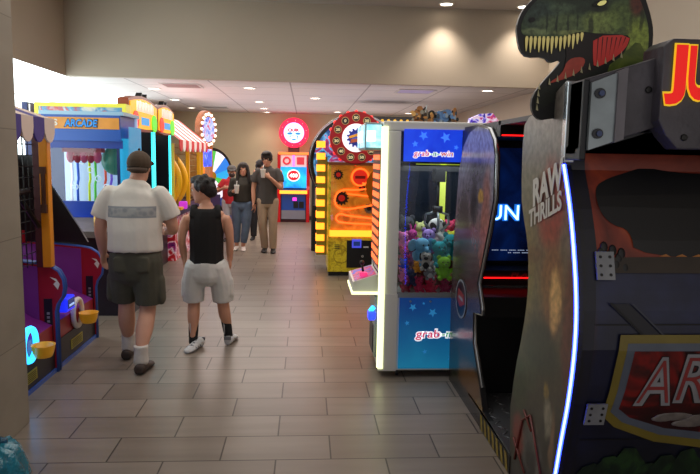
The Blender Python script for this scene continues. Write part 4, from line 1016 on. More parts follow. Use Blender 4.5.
# rear shell with crate artwork, following the curved edge
RZ = sorted((z, y) for y, z in rear[1:])
def rearY(z):
    if z <= RZ[0][0]: return RZ[0][1]
    for (z0, y0), (z1, y1) in zip(RZ, RZ[1:]):
        if z <= z1: return y0 + (y1 - y0) * (z - z0) / (z1 - z0)
    return RZ[-1][1]
def warp(mb):
    bm = mb.bm
    for k in range(1, 22):
        z = k * .08
        bmesh.ops.bisect_plane(bm, geom=bm.verts[:] + bm.edges[:] + bm.faces[:], plane_co=(0, 0, z), plane_no=(0, 0, 1), dist=1e-5)
    for v in bm.verts: v.co.y += rearY(v.co.z) + .012
    return mb
crate = PAINT('crate_navy', (0, 2), [(0, '#0e100c'), (.2, '#11141c'), (.5, '#181c3c'), (.7, '#1a1d32'), (1, '#161417')], [
    (1.12, 1.36, .05, .16, '#4a1a1c', .7), (1.13, .95, .05, .2, '#3c181c', .6), (1.5, 1.1, .5, .12, '#20264a', .7), (1.3, .75, .2, .3, '#141728', .6), (2.0, .9, .3, .3, '#1e2236', .6)], 0, 1.66, rough=.35, warp=(3, .06), grain=(9, .35), off=(1.70, 0))
shell = MB()
A, B = XL + .03, XR - .03
shell.face([(A, 0, .02), (B, 0, .02), (B, 0, 1.77), (A, 0, 1.77)], crate)
shell = WB(warp(shell), 'rear_shell', t)
a = MB()
orr = ART('rust_backdrop', [(.3, '#4a1a10'), (.5, '#7a2e1c'), (.7, '#98401f')], 3, rough=.4, emit=.06)  # weak glow added to the orange print, which gets little light
a.face([(1.17, -.002, 1.20), (B, -.002, 1.20), (B, -.002, 1.77), (1.17, -.002, 1.77)], orr)
cat_ = smooth_poly([(1.20, 1.53), (1.26, 1.565), (1.36, 1.595), (1.44, 1.62), (1.52, 1.60), (1.7, 1.59), (1.92, 1.60), (2.06, 1.62), (2.16, 1.58), (2.2, 1.5), (2.16, 1.4), (2.1, 1.36), (2.1, 1.25), (1.34, 1.25), (1.33, 1.36), (1.25, 1.38), (1.205, 1.44)], 2)
a.face([(x, -.006, z) for x, z in cat_], black)
a.face([(A, -.003, 1.2), (1.185, -.003, 1.2), (1.17, -.003, 1.77), (A, -.003, 1.77)], M('post_dark', '#17161c', .4))  # dark upright strip of the crate print
for k in range(9): a.ball((1.2 + k * .012, -.006, 1.27 + .03 * math.sin(k * 2.1) - k * .004), (.016, .003, .022), black, 8)
a.face([(1.17, -.008, 1.19), (B, -.008, 1.19), (B, -.008, 1.265), (1.17, -.008, 1.25)], M('beam_wood', '#3a3026', .5, noise=(6, .5)))
for k in range(6): a.face([(1.44 + .07 * k, -.0085, 1.256), (1.49 + .07 * k, -.0085, 1.256), (1.47 + .07 * k, -.0085, 1.266)], M('ember_print', '#a86a2a', .4))
a.face([(A, -.004, .02), (1.15, -.004, .02), (1.17, -.004, 1.25), (A, -.004, 1.25)], M('crate_post', '#10111c', .4))
brown_l = M('plank_line', '#060609', .5)
for z in (.98, .62, .46): a.face([(1.17, -.004, z), (B, -.004, z + .004), (B, -.004, z + .01), (1.17, -.004, z + .006)], brown_l)
a.prism([(1.22, 1.07), (1.30, 1.07), (1.92, .50), (1.84, .50)], 'y', -.0105, -.0095, M('brace_dark', '#12131f', .4)); a.prism([(1.22, 1.075), (1.23, 1.075), (1.85, .50), (1.84, .50)], 'y', -.0125, -.0115, brown_l); a.prism([(1.31, 1.07), (1.32, 1.07), (1.93, .50), (1.92, .50)], 'y', -.0125, -.0115, M('plank_light', '#3a3d4a', .5))  # dark diagonal brace of the crate print with edge lines
leaf = ART('fern_print', [(.3, '#0a120c'), (.5, '#152618'), (.65, '#24401f')], 8)
for k in range(14):
    x = 1.12 + k * .085; a.prism(smooth_poly([(x, .02), (x + .02, .22 + .1 * ((k * 7) % 5) / 5), (x + .1, .36 + .05 * (k % 3)), (x + .22, .3), (x + .13, .24), (x + .1, .02)], 1), 'y', -.007 - .0004 * k, -.005 - .0004 * k, leaf)
a = WB(warp(a), 'crate_artwork', t, shell)
pm = M('plate_metal', '#8a8d92', .4, metal=.2, noise=(9, .3))
for xa, xb, za, zb in ((1.17, 1.245, 1.165, 1.275), (1.165, 1.25, .545, .645)):
    q = MB(); q.box(xa, xb, -.02, -.01, za, zb, pm)
    for i in (0, 1):
        for j in (0, 1, 2): q.disc((xa + .018 + i * (xb - xa - .036), -.021, za + .02 + j * (zb - za - .04) / 2), .006, 'y', .004, black, 10)
    WB(warp(q), 'corner_plate', t, shell)
q = MB()
outer = [(1.27, .945), (2.17, .945), (2.19, .70), (2.205, .59), (2.14, .53), (1.95, .455), (1.72, .42), (1.49, .455), (1.30, .53), (1.235, .59), (1.25, .70)]
def inset(pts, f): return [(1.72 + (x - 1.72) * (1 - f * .95), .70 + (z - .70) * (1 - f * 1.9)) for x, z in pts]
q.face([(x, -.013, z) for x, z in outer], M('shield_gold', '#7a6c2a', .4, noise=(6, .35)))
q.face([(x, -.014, z) for x, z in inset(outer, .075)], M('shield_steel', '#596170', .4, noise=(6, .4)))
q.face([(x, -.015, z) for x, z in inset(outer, .145)], ART('shield_field', [(.3, '#140a0c'), (.48, '#3a0c0e'), (.58, '#7a1412'), (.72, '#26080a')], 4, distort=1))
for k, (x, z, rx, rz_) in enumerate(((1.55, .58, .09, .02), (1.68, .565, .1, .025), (1.62, .545, .08, .018), (1.5, .57, .05, .015), (1.74, .59, .06, .02))): q.ball((x, -.016, z), (rx, .002, rz_), M('splash_grey', '#77706c', .5, noise=(20, .6)), 10)
for k, (ch, x, w) in enumerate((('A', 1.435, .16), ('R', 1.595, .145), ('C', 1.735, .125), ('A', 1.87, .14), ('D', 2.0, .12), ('E', 2.115, .1))):
    hh = .225 if k < 2 else .21
    q.text(ch, (x, -.018, .745 + .012 * (k > 0)), w * 1.05, hh, M('letter_edge', '#20181c', .4), bold=.07, extrude=.0, shear=.18)
    q.text(ch, (x, -.020, .745 + .012 * (k > 0)), w, hh * .97, M('letter_grey', '#8c8c92', .4, noise=(10, .3)), bold=.045, extrude=.0, shear=.18)
    q.text(ch, (x, -.022, .745 + .012 * (k > 0)), w * .86, hh * .84, M('letter_red', '#8e3434', .4, noise=(8, .4)), bold=-.018, extrude=.0, shear=.18)
WB(warp(q), 'shield_emblem', t, shell)
# header: grey crate beam with metal plates and the lit title block
grey_w = M('header_wood', '#55525a', .45, noise=(7, .5), bump=(30, .2)); plate = M('header_plate', '#a2aeb4', .35, metal=.35, noise=(5, .45))
m = MB()
hp = [(XL + .0, 1.68), (1.30, 1.745), (1.40, 1.78), (2.02, 1.78), (2.12, 1.745), (XR, 1.68), (XR, 1.955), (2.1, 2.035), (2.06, 2.05), (1.38, 2.05), (1.34, 2.035), (XL, 1.955)]
m.prism(hp, 'y', 2.50, 2.62, grey_w); m.box(XL + .0, 1.105, 2.49, 2.66, 1.64, 1.955, M('header_black', '#0d1018', .4)); m.box(XR - .045, XR, 2.49, 2.66, 1.64, 1.955, M('header_black', '#0d1018', .4))
m.prism([(XL, 1.66), (1.30, 1.725), (1.42, 1.765), (2.0, 1.765), (2.12, 1.725), (XR, 1.66), (XR, 1.70), (2.1, 1.76), (1.34, 1.76), (XL, 1.70)], 'y', 2.53, 2.66, M('header_black', '#0d1018', .4))  # dark strip put in for the shade under the header
m.box(XL + .035, XR - .035, 2.66, 2.69, 1.55, 1.9, M('header_black', '#0d1018', .4)); hd = WB(m, 'header_beam', t, bevel=.006)
for s in (0, 1):
    f = (lambda x: x) if s == 0 else (lambda x: XL + XR - x)
    q = MB(); q.prism([(f(1.105), 1.68), (f(1.205), 1.715), (f(1.205), 1.98), (f(1.105), 1.94)], 'y', 2.475, 2.50, plate); q.prism([(f(1.205), 1.71), (f(1.242), 1.725), (f(1.242), 2.0), (f(1.205), 1.985)], 'y', 2.465, 2.50, M('header_flange', '#77747c', .4, noise=(8, .3)))
    for z in (1.745, 1.90): q.disc((f(1.138), 2.472, z), (.022, .02), 'y', .008, M('bolt_dark', '#20242c', .35), 16); q.disc((f(1.142), 2.466, z), (.011, .011), 'y', .008, M('bolt_blue', '#3a4a78', .3), 12)
    WB(q, 'metal_plate', t, hd)
m = MB(); mqp = [(1.37, 1.80), (1.40, 1.72), (1.46, 1.685), (2.0, 1.685), (2.06, 1.72), (2.06, 1.80), (2.36, 1.82), (2.36, 2.09), (2.3, 2.11), (1.40, 2.11), (1.365, 2.08)]
mqp = [(1.365, 1.80), (1.40, 1.74), (1.45, 1.69), (1.98, 1.69), (2.03, 1.74), (2.07, 1.80), (2.07, 2.08), (2.03, 2.11), (1.40, 2.11), (1.365, 2.08)]
m.prism(mqp, 'y', 2.44, 2.60, grey_w)
for x in (1.345, 1.47, 1.9):
    m.disc((x, 2.495 if x < 1.36 else 2.436, 1.92 if x < 1.36 else 1.735), .014, 'y', .012, black, 12)
mq = WB(m, 'title_block', t, bevel=.012)
q = MB()
for ch, x, w, z, hh in (('J', 1.412, .085, 1.972, .225), ('U', 1.512, .10, 1.98, .205), ('R', 1.64, .10, 1.97, .19), ('A', 1.74, .10, 1.97, .18), ('S', 1.83, .08, 1.97, .17), ('S', 1.91, .08, 1.97, .165), ('I', 1.965, .03, 1.97, .16), ('C', 2.02, .07, 1.97, .155)):
    q.text(ch, (x, 2.432, z), w * 1.1, hh * 1.06, M('title_gold', '#d8b820', .4, emit=.7), bold=.08, extrude=.0); q.text(ch, (x, 2.427, z), w, hh, M('title_red', '#d01410', .35, emit=.9), bold=.045, extrude=.0)
WB(q, 'title_lettering', t, mq)
# dinosaur head cut-out board
def T(a_, b_, y): return (.8685 + a_ * .0012, y, 2.315 - b_ * .00116 + a_ * .00003)
def TP(mb, pts, y, m, sm=1, th=0):
    pts = smooth_poly(pts, sm) if sm else pts
    if th:
        mb.prism([(T(p[0], p[1], y)[0], T(p[0], p[1], y)[2]) for p in pts], 'y', y, y + th, m)
    else: mb.face([T(p[0], p[1], y) for p in pts], m)
DY = 2.78
outl = [(25, 135), (20, 100), (30, 58), (48, 25), (75, 0), (100, -45), (160, -85), (250, -105), (340, -110), (420, -90), (470, -45), (492, 0), (515, 60), (527, 110), (527, 170), (520, 300), (300, 400), (140, 440), (105, 428), (88, 390), (92, 345), (130, 292), (172, 245), (194, 213), (150, 229), (128, 205), (65, 208), (38, 185)]
bd = MB(); TP(bd, outl, DY, M('board_black', '#0c0c0c', .35), 1, .02); bd = WB(bd, 'dinosaur_board', t)
def TB(a_, b_, ra, rb, c, st):
    x, _, z = T(a_, b_, 0); return (x, z, ra * .0012, rb * .00116, c, st)
skin = PAINT('dino_skin', (0, 2), [(0, '#35421e'), (.5, '#34462a'), (1, '#26332a')], [
    TB(110, 60, 70, 60, '#2c3c36', .8), TB(200, 90, 120, 40, '#55643c', .75), TB(330, 80, 70, 50, '#7d8d48', .85), TB(400, 60, 60, 60, '#5e7034', .7), TB(470, 150, 50, 90, '#8a9a3c', .85), TB(250, 10, 110, 40, '#1e2a1c', .85), TB(180, 30, 50, 22, '#4a5c44', .7), TB(460, 10, 30, 50, '#5a2018', .8),
    TB(90, 115, 60, 14, '#7c8a5c', .6), TB(230, 120, 80, 10, '#8c9458', .6), TB(320, 30, 40, 14, '#12180c', .9), TB(70, 75, 14, 10, '#0c120c', .9), TB(130, 80, 5, 40, '#161e14', .8), TB(165, 85, 4, 40, '#161e14', .8), TB(205, 88, 4, 36, '#1c2416', .8), TB(290, 90, 10, 40, '#141a0e', .8), TB(240, 80, 4, 35, '#1c2416', .7), TB(480, 70, 8, 50, '#20280f', .7), TB(440, 80, 8, 40, '#2a3416', .6)], 1.95, 2.45, rough=.3, warp=(16, .012), grain=(60, .55), emit=.12, off=(1.70, 0))
q = MB()
TP(q, [(42, 125), (34, 100), (48, 52), (90, 0), (160, -58), (300, -92), (420, -70), (470, 0), (503, 80), (512, 150), (505, 260), (380, 290), (400, 220), (430, 175), (445, 125), (380, 128), (300, 118), (250, 112), (190, 134), (110, 136), (60, 130)], DY - .003, skin)
TP(q, [(200, 150), (270, 118), (440, 124), (425, 180), (330, 250), (250, 290), (180, 300), (210, 220)], DY - .004, M('mouth_dark', '#1c0c0a', .4))
TP(q, [(302, 130), (442, 124), (425, 178), (370, 220), (312, 248), (304, 200)], DY - .006, M('mouth_red', '#c8302a', .35, emit=.12))
for k in range(7):
    x = 318 + k * 17; q.face([T(x, 134, DY - .007), T(x + 4, 134, DY - .007), T(x + 2 - k * 2, 240 - k * 12, DY - .007)], M('mouth_dark', '#1c0c0a', .4))
TP(q, [(140, 305), (196, 268), (212, 210), (285, 205), (262, 262), (190, 292)], DY - .006, M('tongue_red', '#b04030', .35, emit=.1, noise=(30, .4)), 2)
TP(q, [(104, 410), (98, 350), (140, 310), (262, 275), (350, 240), (430, 185), (440, 230), (360, 290), (220, 330)], DY - .005, M('jaw_dark', '#141a0e', .4, noise=(20, .5)))
TP(q, [(350, 250), (425, 190), (470, 140), (505, 200), (500, 290), (400, 300)], DY - .0055, ART('dino_throat', [(.3, '#28380f'), (.5, '#56661f'), (.7, '#7c8434')], 8, emit=.06), 1)
WB(q, 'dinosaur_skin', t, bd)
tooth = M('tooth_ivory', '#e0d080', .35, emit=.2)
for k in range(14):
    x = 58 + k * 15.5; ln = (60, 66, 52, 64, 58, 64, 70, 48, 60, 54, 50, 60, 44, 36)[k]; y0 = 132 - max(0, k - 8) * 3
    q = MB(); TP(q, [(x - 7, y0), (x + 6, y0), (x + 3, y0 + ln * .6), (x - 1, y0 + ln), (x - 5, y0 + ln * .6)], DY - .009, tooth, 1); WB(q, 'tooth', t, bd)
for k in range(14):
    f = k / 13
    x, y0 = (108 + f * 15 if k < 4 else 120 + (k - 3) * 29), (400 - k * 26 if k < 4 else 306 - (k - 4) * 11)
    q = MB(); TP(q, [(x - 4, y0), (x + 5, y0 + 3), (x - 1, y0 - 24)], DY - .009, M('tooth_pale', '#b8b088', .35, emit=.05), 0); WB(q, 'tooth', t, bd)
q = MB(); TP(q, [(285, 22), (310, -2), (345, -5), (352, 12), (320, 26)], DY - .006, M('eye_socket', '#0a0c06', .4), 1); TP(q, [(305, 17), (322, 3), (343, 2), (338, 16), (318, 23)], DY - .009, M('eye_yellow', '#d8d080', .3, emit=.5), 1)
WB(q, 'eye', t, bd); q = MB(); TP(q, [(270, 0), (320, -18), (370, -10), (372, -2), (320, -8)], DY - .008, M('brow_dark', '#0c1008', .4), 1)
WB(q, 'brow', t, bd); q = MB(); TP(q, [(60, 70), (80, 62), (88, 76), (70, 84)], DY - .0065, M('brow_dark', '#0c1008', .4), 1)
WB(q, 'nostril', t, bd)

# ------------------------------------------------------------------ crinkled teal plastic bag in the near left corner
t = thing('plastic_bag', 'crinkled teal plastic bag on the floor in the near left corner below the pillar', 'bag', (-1.47, 2.95, 0), 0); t.scale = (.76, .95, 1)
m = MB(); bagm = M('teal_plastic', '#24869e', .16, noise=(9, .6), bump=(28, .9), coat=.5)
rings = []
for zz, rr in ((0, .17), (.02, .21), (.09, .225), (.16, .21), (.215, .19), (.25, .17), (.262, .08), (.265, .01)):
    rings.append([(math.cos(2*PI*k/36) * rr * (1 + .10 * math.sin(3 * k * .52 + zz * 20) + .05 * math.sin(k * 2.3 + zz * 55)), math.sin(2*PI*k/36) * rr * .85 * (1 + .08 * math.cos(k * 1.7 + zz * 31)), zz + (.018 * math.sin(k * 1.9) if zz > .1 else 0)) for k in range(36)])
m.loft(rings, bagm); m.build('bag_body', t)
m = MB(); pts = [(.06 * math.cos(a) * 1.4, .02 + .03 * math.sin(a), .25 + .025 * math.sin(a * 2)) for a in [k * .5 for k in range(12)]]
m.tube(pts, [.02, .03, .025, .035, .025, .03, .022, .03, .025, .03, .022, .015], M('teal_plastic_dark', '#0c4c66', .15, bump=(40, .8)), 8)
m.ball((.02, -.03, .262), (.06, .04, .02), M('teal_plastic_blue', '#1c86b8', .12, bump=(30, .8)), 10); m.build('bag_knot', t)
# ------------------------------------------------------------------ people
def ringpts(c, u, w, a, b, n=16):
    return [c + u * (math.cos(2*PI*k/n) * a) + w * (math.sin(2*PI*k/n) * b) for k in range(n)]
class Body:
    """collects closed pieces, then fuses them into one skin with a voxel remesh"""
    def __init__(s): s.mb = MB(); s.m = M('dummy', '#808080')
    def limb(s, pts, rad, side=(1, 0, 0), n=14, flat=(False, False)):
        pts = [V(p) for p in pts]; side = V(side); rings = []; k = len(pts)
        # densify with Catmull-Rom so limbs bend softly
        P = []; R = []
        for i in range(k - 1):
            p0, p1, p2, p3 = pts[max(0, i-1)], pts[i], pts[i+1], pts[min(k-1, i+2)]
            r0, r1 = rad[i], rad[i+1]
            for q in range(4):
                t = q / 4
                P.append(.5 * ((2*p1) + (p2-p0)*t + (2*p0-5*p1+4*p2-p3)*t*t + (3*p1-p0-3*p2+p3)*t**3))
                ra = [(x if isinstance(x, tuple) else (x, x)) for x in (r0, r1)]
                tt = t*t*(3-2*t)
                R.append((ra[0][0]*(1-tt)+ra[1][0]*tt, ra[0][1]*(1-tt)+ra[1][1]*tt))
        P.append(pts[-1]); x = rad[-1]; R.append(x if isinstance(x, tuple) else (x, x))
        def frame(i):
            t = (P[min(i+1, len(P)-1)] - P[max(i-1, 0)]).normalized()
            w = t.cross(side).normalized(); u = w.cross(t).normalized(); return t, u, w
        t, u, w = frame(0)
        if not flat[0]:
            for f in (.25, .7): 
                cs = math.sin(f*PI/2); rings.append(ringpts(P[0] - t * R[0][1] * .8 * math.cos(f*PI/2), u, w, R[0][0]*cs, R[0][1]*cs, n))
        for i in range(len(P)):
            t, u, w = frame(i); rings.append(ringpts(P[i], u, w, R[i][0], R[i][1], n))
        if not flat[1]:
            for f in (.7, .25):
                cs = math.sin(f*PI/2); rings.append(ringpts(P[-1] + t * R[-1][1] * .8 * math.cos(f*PI/2), u, w, R[-1][0]*cs, R[-1][1]*cs, n))
        s.mb.loft(rings, s.m); return s
    def ball(s, c, r, rot=None, seg=16): s.mb.ball(c, r, s.m, seg, rot); return s
    def hand(s, wrist, d, palm, thumb, size=.19, curl=.5):
        """wrist point, finger direction d, palm normal, thumb-side direction"""
        d = V(d).normalized(); th = V(thumb); th = (th - d * th.dot(d)).normalized(); pn = V(palm); pn = (pn - d*pn.dot(d) - th*pn.dot(th)).normalized()
        k = size / .19; w = V(wrist)
        s.limb([w - d * .02 * k, w + d * .04 * k, w + d * .085 * k], [(.026*k, .02*k), (.040*k, .017*k), (.041*k, .014*k)], side=th)
        for i, (off, ln) in enumerate(((.03, .072), (.010, .08), (-.010, .074), (-.029, .058))):
            b = w + d * .082 * k + th * off * k
            a1, a2, a3 = curl * .5, curl * 1.1, curl * 1.6
            dr = lambda a: d * math.cos(a) + pn * math.sin(a) + th * off * .8
            p1 = b + dr(a1) * ln * .45 * k; p2 = p1 + dr(a2) * ln * .33 * k; p3 = p2 + dr(a3) * ln * .24 * k
            s.limb([b - d * .02 * k, b, p1, p2, p3], [.0095*k, .0095*k, .009*k, .0085*k, .0075*k], side=th, n=8)
        b = w + d * .025 * k + th * .03 * k
        t1 = b + (d * .7 + th * .6 + pn * .25).normalized() * .04 * k; t2 = t1 + (d * .9 + th * .2 + pn * .4).normalized() * .032 * k
        s.limb([b - th * .015 * k, b, t1, t2], [.012*k, .013*k, .011*k, .009*k], side=pn, n=8)
        return s
    def fuse(s, name, parent, mat, voxel=.008, smooth=4, fn=None):
        me = bpy.data.meshes.new('tmp'); s.mb.bm.to_mesh(me); s.mb.bm.free()
        o = bpy.data.objects.new('tmp', me); COL.objects.link(o)
        r = o.modifiers.new('r', 'REMESH'); r.mode = 'VOXEL'; r.voxel_size = voxel
        if smooth:
            q = o.modifiers.new('s', 'SMOOTH'); q.iterations = smooth; q.factor = .5
        dg = bpy.context.evaluated_depsgraph_get(); me2 = bpy.data.meshes.new_from_object(o.evaluated_get(dg))
        bpy.data.objects.remove(o); bpy.data.meshes.remove(me)
        me2.name = name; me2.materials.clear()
        for m in (mat if isinstance(mat, list) else [mat]): me2.materials.append(m)
        for p in me2.polygons:
            p.use_smooth = True; p.material_index = fn(p.center) if fn else 0
        ob = bpy.data.objects.new(name, me2); COL.objects.link(ob); ob.parent = parent; return ob

def head(b, c, f, s=1.0, nose=True, neck=None):
    """c = head centre, f = facing (horizontal-ish unit vector); human head about .225 tall"""
    c = V(c); f = V(f).normalized(); up = V((0, 0, 1)); up = (up - f * up.dot(f)).normalized(); sd = f.cross(up)
    prof = [(-.118, .025, .030, .045), (-.108, .042, .050, .030), (-.085, .055, .072, .015), (-.05, .064, .082, .006), (-.01, .071, .090, 0), (.03, .076, .096, -.004), (.065, .073, .092, -.006), (.092, .058, .072, -.008), (.108, .034, .044, -.008), (.114, .012, .016, -.008)]
    rings = [ringpts(c + up * z * s + f * o * s, sd, f, a * s, d * s, 18) for z, a, d, o in prof]
    b.mb.loft(rings, b.m)
    P = lambda x, y, z: c + sd * x * s + f * y * s + up * z * s
    if nose:
        b.limb([P(0, .085, .015), P(0, .104, -.022), P(0, .098, -.036)], [.008*s, .013*s, .012*s], side=tuple(sd), n=8)
        b.ball(P(0, .085, -.062), (.02*s, .012*s, .009*s)); b.ball(P(0, .086, -.076), (.017*s, .011*s, .008*s)); b.ball(P(0, .082, -.1), (.02*s, .014*s, .016*s))
        for q in (-1, 1): b.ball(P(q * .03, .084, .026), (.02*s, .012*s, .008*s))
    for q in (-1, 1): b.ball(P(q * .076, -.008, -.012), (.011*s, .020*s, .031*s))
    return P, sd, up
def face_parts(root, P, s=1, lips='#a05a50'):
    e = MB(); 
    for q in (-1, 1):
        e.ball(P(q * .03, .081, .008), .0105*s, M('eye_white', '#d8d4cc', .3), 10); e.ball(P(q * .03, .0895, .008), .0055*s, M('iris_dark', '#241812', .2), 8)
    e.build('eyes', root)
    e = MB(); e.ball(P(0, .094, -.069), (.021*s, .006*s, .006*s), M('lips_' + lips[1:], lips, .5), 10); e.build('mouth', root)
def hair_shell(root, P, s, mat, front=.045, fringe=.055, nape=-.075, puff=.016, sides=-.02, name='hair', lumps=.003, extra=None):
    """scalp shell: follows the skull, open over the face"""
    b = Body()
    for (x, y, z, r) in ((0, -.015, .035, (.082, .096, .086)), (0, -.045, -.005, (.079, .062, .08)), (0, .022, .08, (.064, .058, .045))):
        rr = tuple((q + puff) * s for q in r)
        b.ball(P(x, y, z), rr)
    for q in (-1, 1): b.ball(P(q * .068, -.02, .02), (.02*s + puff*.5, .05*s, .05*s))
    rng = random.Random(5)
    for k in range(26):
        a = rng.uniform(0, 2*PI); e = rng.uniform(.15, 1.3)
        if -.02 + math.sin(a) * math.cos(e) * .1 > .015 and .035 + math.sin(e) * .085 < .098: continue
        b.ball(P(math.cos(a) * math.cos(e) * .09, -.02 + math.sin(a) * math.cos(e) * .1, .035 + math.sin(e) * .085), .016*s + lumps)
    if extra: extra(b)
    return b.fuse(name, root, mat, .007, 7)
def shoe(b, heel, toe_dir, ln, w, h, up=V((0, 0, 1))):
    d = V(toe_dir).normalized(); sd = d.cross(up).normalized(); u = sd.cross(d); H_ = V(heel)
    rings = []
    for f, ww, hh in ((0, .55, .75), (.05, .8, .98), (.2, .86, 1.0), (.4, .84, .86), (.6, .98, .62), (.8, .96, .5), (.93, .72, .42), (1.0, .34, .3)):
        c = H_ + d * ln * f
        rings.append([c + sd * (math.cos(2*PI*k/14) * w / 2 * ww) + u * (h * hh / 2 + math.sin(2*PI*k/14) * h * hh / 2) for k in range(14)])
    b.mb.loft(rings, b.m); return d, sd, u

# ---- old man with the cap, seen from behind ---------------------------------------
skin_o = M('skin_older', '#cb9880', .55, noise=(8, .15)); skin_y = M('skin_young', '#c9957a', .55, noise=(8, .1)); skin_f = M('skin_far', '#c08a70', .55)
t = thing('person', 'person in brown cap, white T-shirt and olive cargo shorts walking away', 'person', (-1.30, 4.97, 0), 0)
b = Body()
hip = {-1: V((-.10, .02, .80)), 1: V((.095, -.02, .80))}; kn = {-1: V((-.105, .10, .47)), 1: V((.085, .0, .46))}; an = {-1: V((-.115, .16, .10)), 1: V((.075, -.20, .105))}
for s in (-1, 1):
    b.limb([hip[s], kn[s] + V((0, 0, .18)), kn[s], kn[s] * .62 + an[s] * .38 + V((0, -.018, 0)), an[s] + V((0, 0, .06)), an[s] + V((0, 0, -.03))], [.098, .082, .062, .066, .042, .044])
b.limb([(0, 0, .78), (0, -.0, .90), (0, .0, 1.03), (0, .0, 1.18), (0, .01, 1.30), (0, .02, 1.37)], [(.165, .12), (.185, .15), (.185, .155), (.18, .13), (.165, .10), (.09, .07)])
b.limb([(0, .02, 1.36), (.02, .04, 1.46)], [.062, .058])
shL, shR = V((-.20, .01, 1.325)), V((.205, .01, 1.325)); elL, elR = V((-.265, .02, 1.07)), V((.275, .05, 1.07)); wrL, wrR = V((-.275, .10, .87)), V((.19, .25, 1.02))
b.limb([shL, shL * .5 + elL * .5, elL, elL * .5 + wrL * .5, wrL], [.056, .053, .046, .043, .031]); b.limb([shR, shR * .5 + elR * .5, elR, elR * .5 + wrR * .5, wrR], [.056, .053, .046, .043, .031])
b.hand(wrL, (-.05, .2, -1), (.9, .1, 0), (.3, 1, .1), .18, .55); b.hand(wrR, (-.6, .8, -.05), (-.7, -.5, -.4), (0, .2, 1), .18, .7)
P, sd, up = head(b, (.03, .055, 1.535), (.1, 1, -.06), .98)
b.fuse('body', t, skin_o, .0075)
face_parts(t, P, .98)
b = Body()
b.limb([(0, 0, .895), (0, 0, .92), (0, .0, 1.03), (0, .0, 1.18), (0, .01, 1.31), (0.01, .02, 1.385)], [(.205, .16), (.21, .175), (.205, .17), (.21, .145), (.215, .115), (.115, .085)], flat=(True, False))
for a, e, q in ((shL, elL, -1), (shR, elR, 1)):
    b.limb([a + V((-q * .03, 0, .01)), a * .72 + e * .28, a * .32 + e * .68 + V((q * .01, 0, 0))], [.074, .080, .083], flat=(False, True))
shirt_m = M('shirt_white', '#d8d4cc', .8, noise=(3, .12), bump=(9, .35))
nt = shirt_m.node_tree; bs = nt.nodes['Principled BSDF']; tc = nt.nodes.new('ShaderNodeTexCoord'); sx = nt.nodes.new('ShaderNodeSeparateXYZ'); nt.links.new(tc.outputs['Object'], sx.inputs[0])
def band(lo, hi, sock):
    a = nt.nodes.new('ShaderNodeMath'); a.operation = 'GREATER_THAN'; a.inputs[1].default_value = lo; nt.links.new(sock, a.inputs[0])
    c = nt.nodes.new('ShaderNodeMath'); c.operation = 'LESS_THAN'; c.inputs[1].default_value = hi; nt.links.new(sock, c.inputs[0])
    d = nt.nodes.new('ShaderNodeMath'); d.operation = 'MULTIPLY'; nt.links.new(a.outputs[0], d.inputs[0]); nt.links.new(c.outputs[0], d.inputs[1]); return d.outputs[0]
zz = band(1.16, 1.245, sx.outputs[2]); xx = band(-.178, .178, sx.outputs[0])
mu = nt.nodes.new('ShaderNodeMath'); mu.operation = 'MULTIPLY'; nt.links.new(zz, mu.inputs[0]); nt.links.new(xx, mu.inputs[1])
vo = nt.nodes.new('ShaderNodeTexVoronoi'); vo.inputs['Scale'].default_value = 22; nt.links.new(tc.outputs['Object'], vo.inputs['Vector'])
cr = nt.nodes.new('ShaderNodeValToRGB'); cr.color_ramp.elements[0].position = .25; cr.color_ramp.elements[0].color = lin('#8a8f94'); cr.color_ramp.elements[1].position = .6; cr.color_ramp.elements[1].color = lin('#a4a6a6')
nt.links.new(vo.outputs['Distance'], cr.inputs[0])
e1 = band(1.232, 1.245, sx.outputs[2]); e2 = band(1.16, 1.172, sx.outputs[2]); ad = nt.nodes.new('ShaderNodeMath'); ad.operation = 'ADD'; nt.links.new(e1, ad.inputs[0]); nt.links.new(e2, ad.inputs[1])
m1 = nt.nodes.new('ShaderNodeMixRGB'); nt.links.new(ad.outputs[0], m1.inputs[0]); nt.links.new(cr.outputs[0], m1.inputs[1]); m1.inputs[2].default_value = lin('#90959a')
m2 = nt.nodes.new('ShaderNodeMixRGB'); nt.links.new(mu.outputs[0], m2.inputs[0]); m2.inputs[1].default_value = lin('#d6d2ca'); nt.links.new(m1.outputs[0], m2.inputs[2]); nt.links.new(m2.outputs[0], bs.inputs['Base Color'])
tag(b.fuse('t_shirt', t, shirt_m, .009, 3), 'white T-shirt with grey patterned band across the back')
b = Body()
b.limb([(0, 0, .74), (0, 0, .85), (0, 0, .93)], [(.20, .15), (.195, .16), (.185, .155)], flat=(False, True))
for s in (-1, 1):
    k = kn[s] + V((s * .012, 0, .03))
    b.limb([hip[s] + V((0, 0, .03)), hip[s] * .5 + k * .5, k], [(.112, .125), (.112, .118), (.108, .112)], flat=(False, True))
    b.limb([hip[s] * .42 + k * .58 + V((s * .098, -.01, .05)), hip[s] * .42 + k * .58 + V((s * .1, -.01, -.09))], [(.026, .06), (.03, .065)])
    b.limb([V((s * .085, -.145, .86)), V((s * .085, -.15, .76))], [(.05, .012), (.052, .013)])
olv = M('olive_cotton', '#4b4a3e', .85, noise=(10, .25), bump=(14, .3))
sh = b.fuse('cargo_shorts', t, olv, .009, 2)
m = MB(); rings = [ringpts(V((0, 0, z)), V((1, 0, 0)), V((0, 1, 0)), .196, .166, 32) for z in (.895, .925)]; m.loft(rings, M('belt_brown', '#2a2018', .5), cap=False); m.build('belt', t)
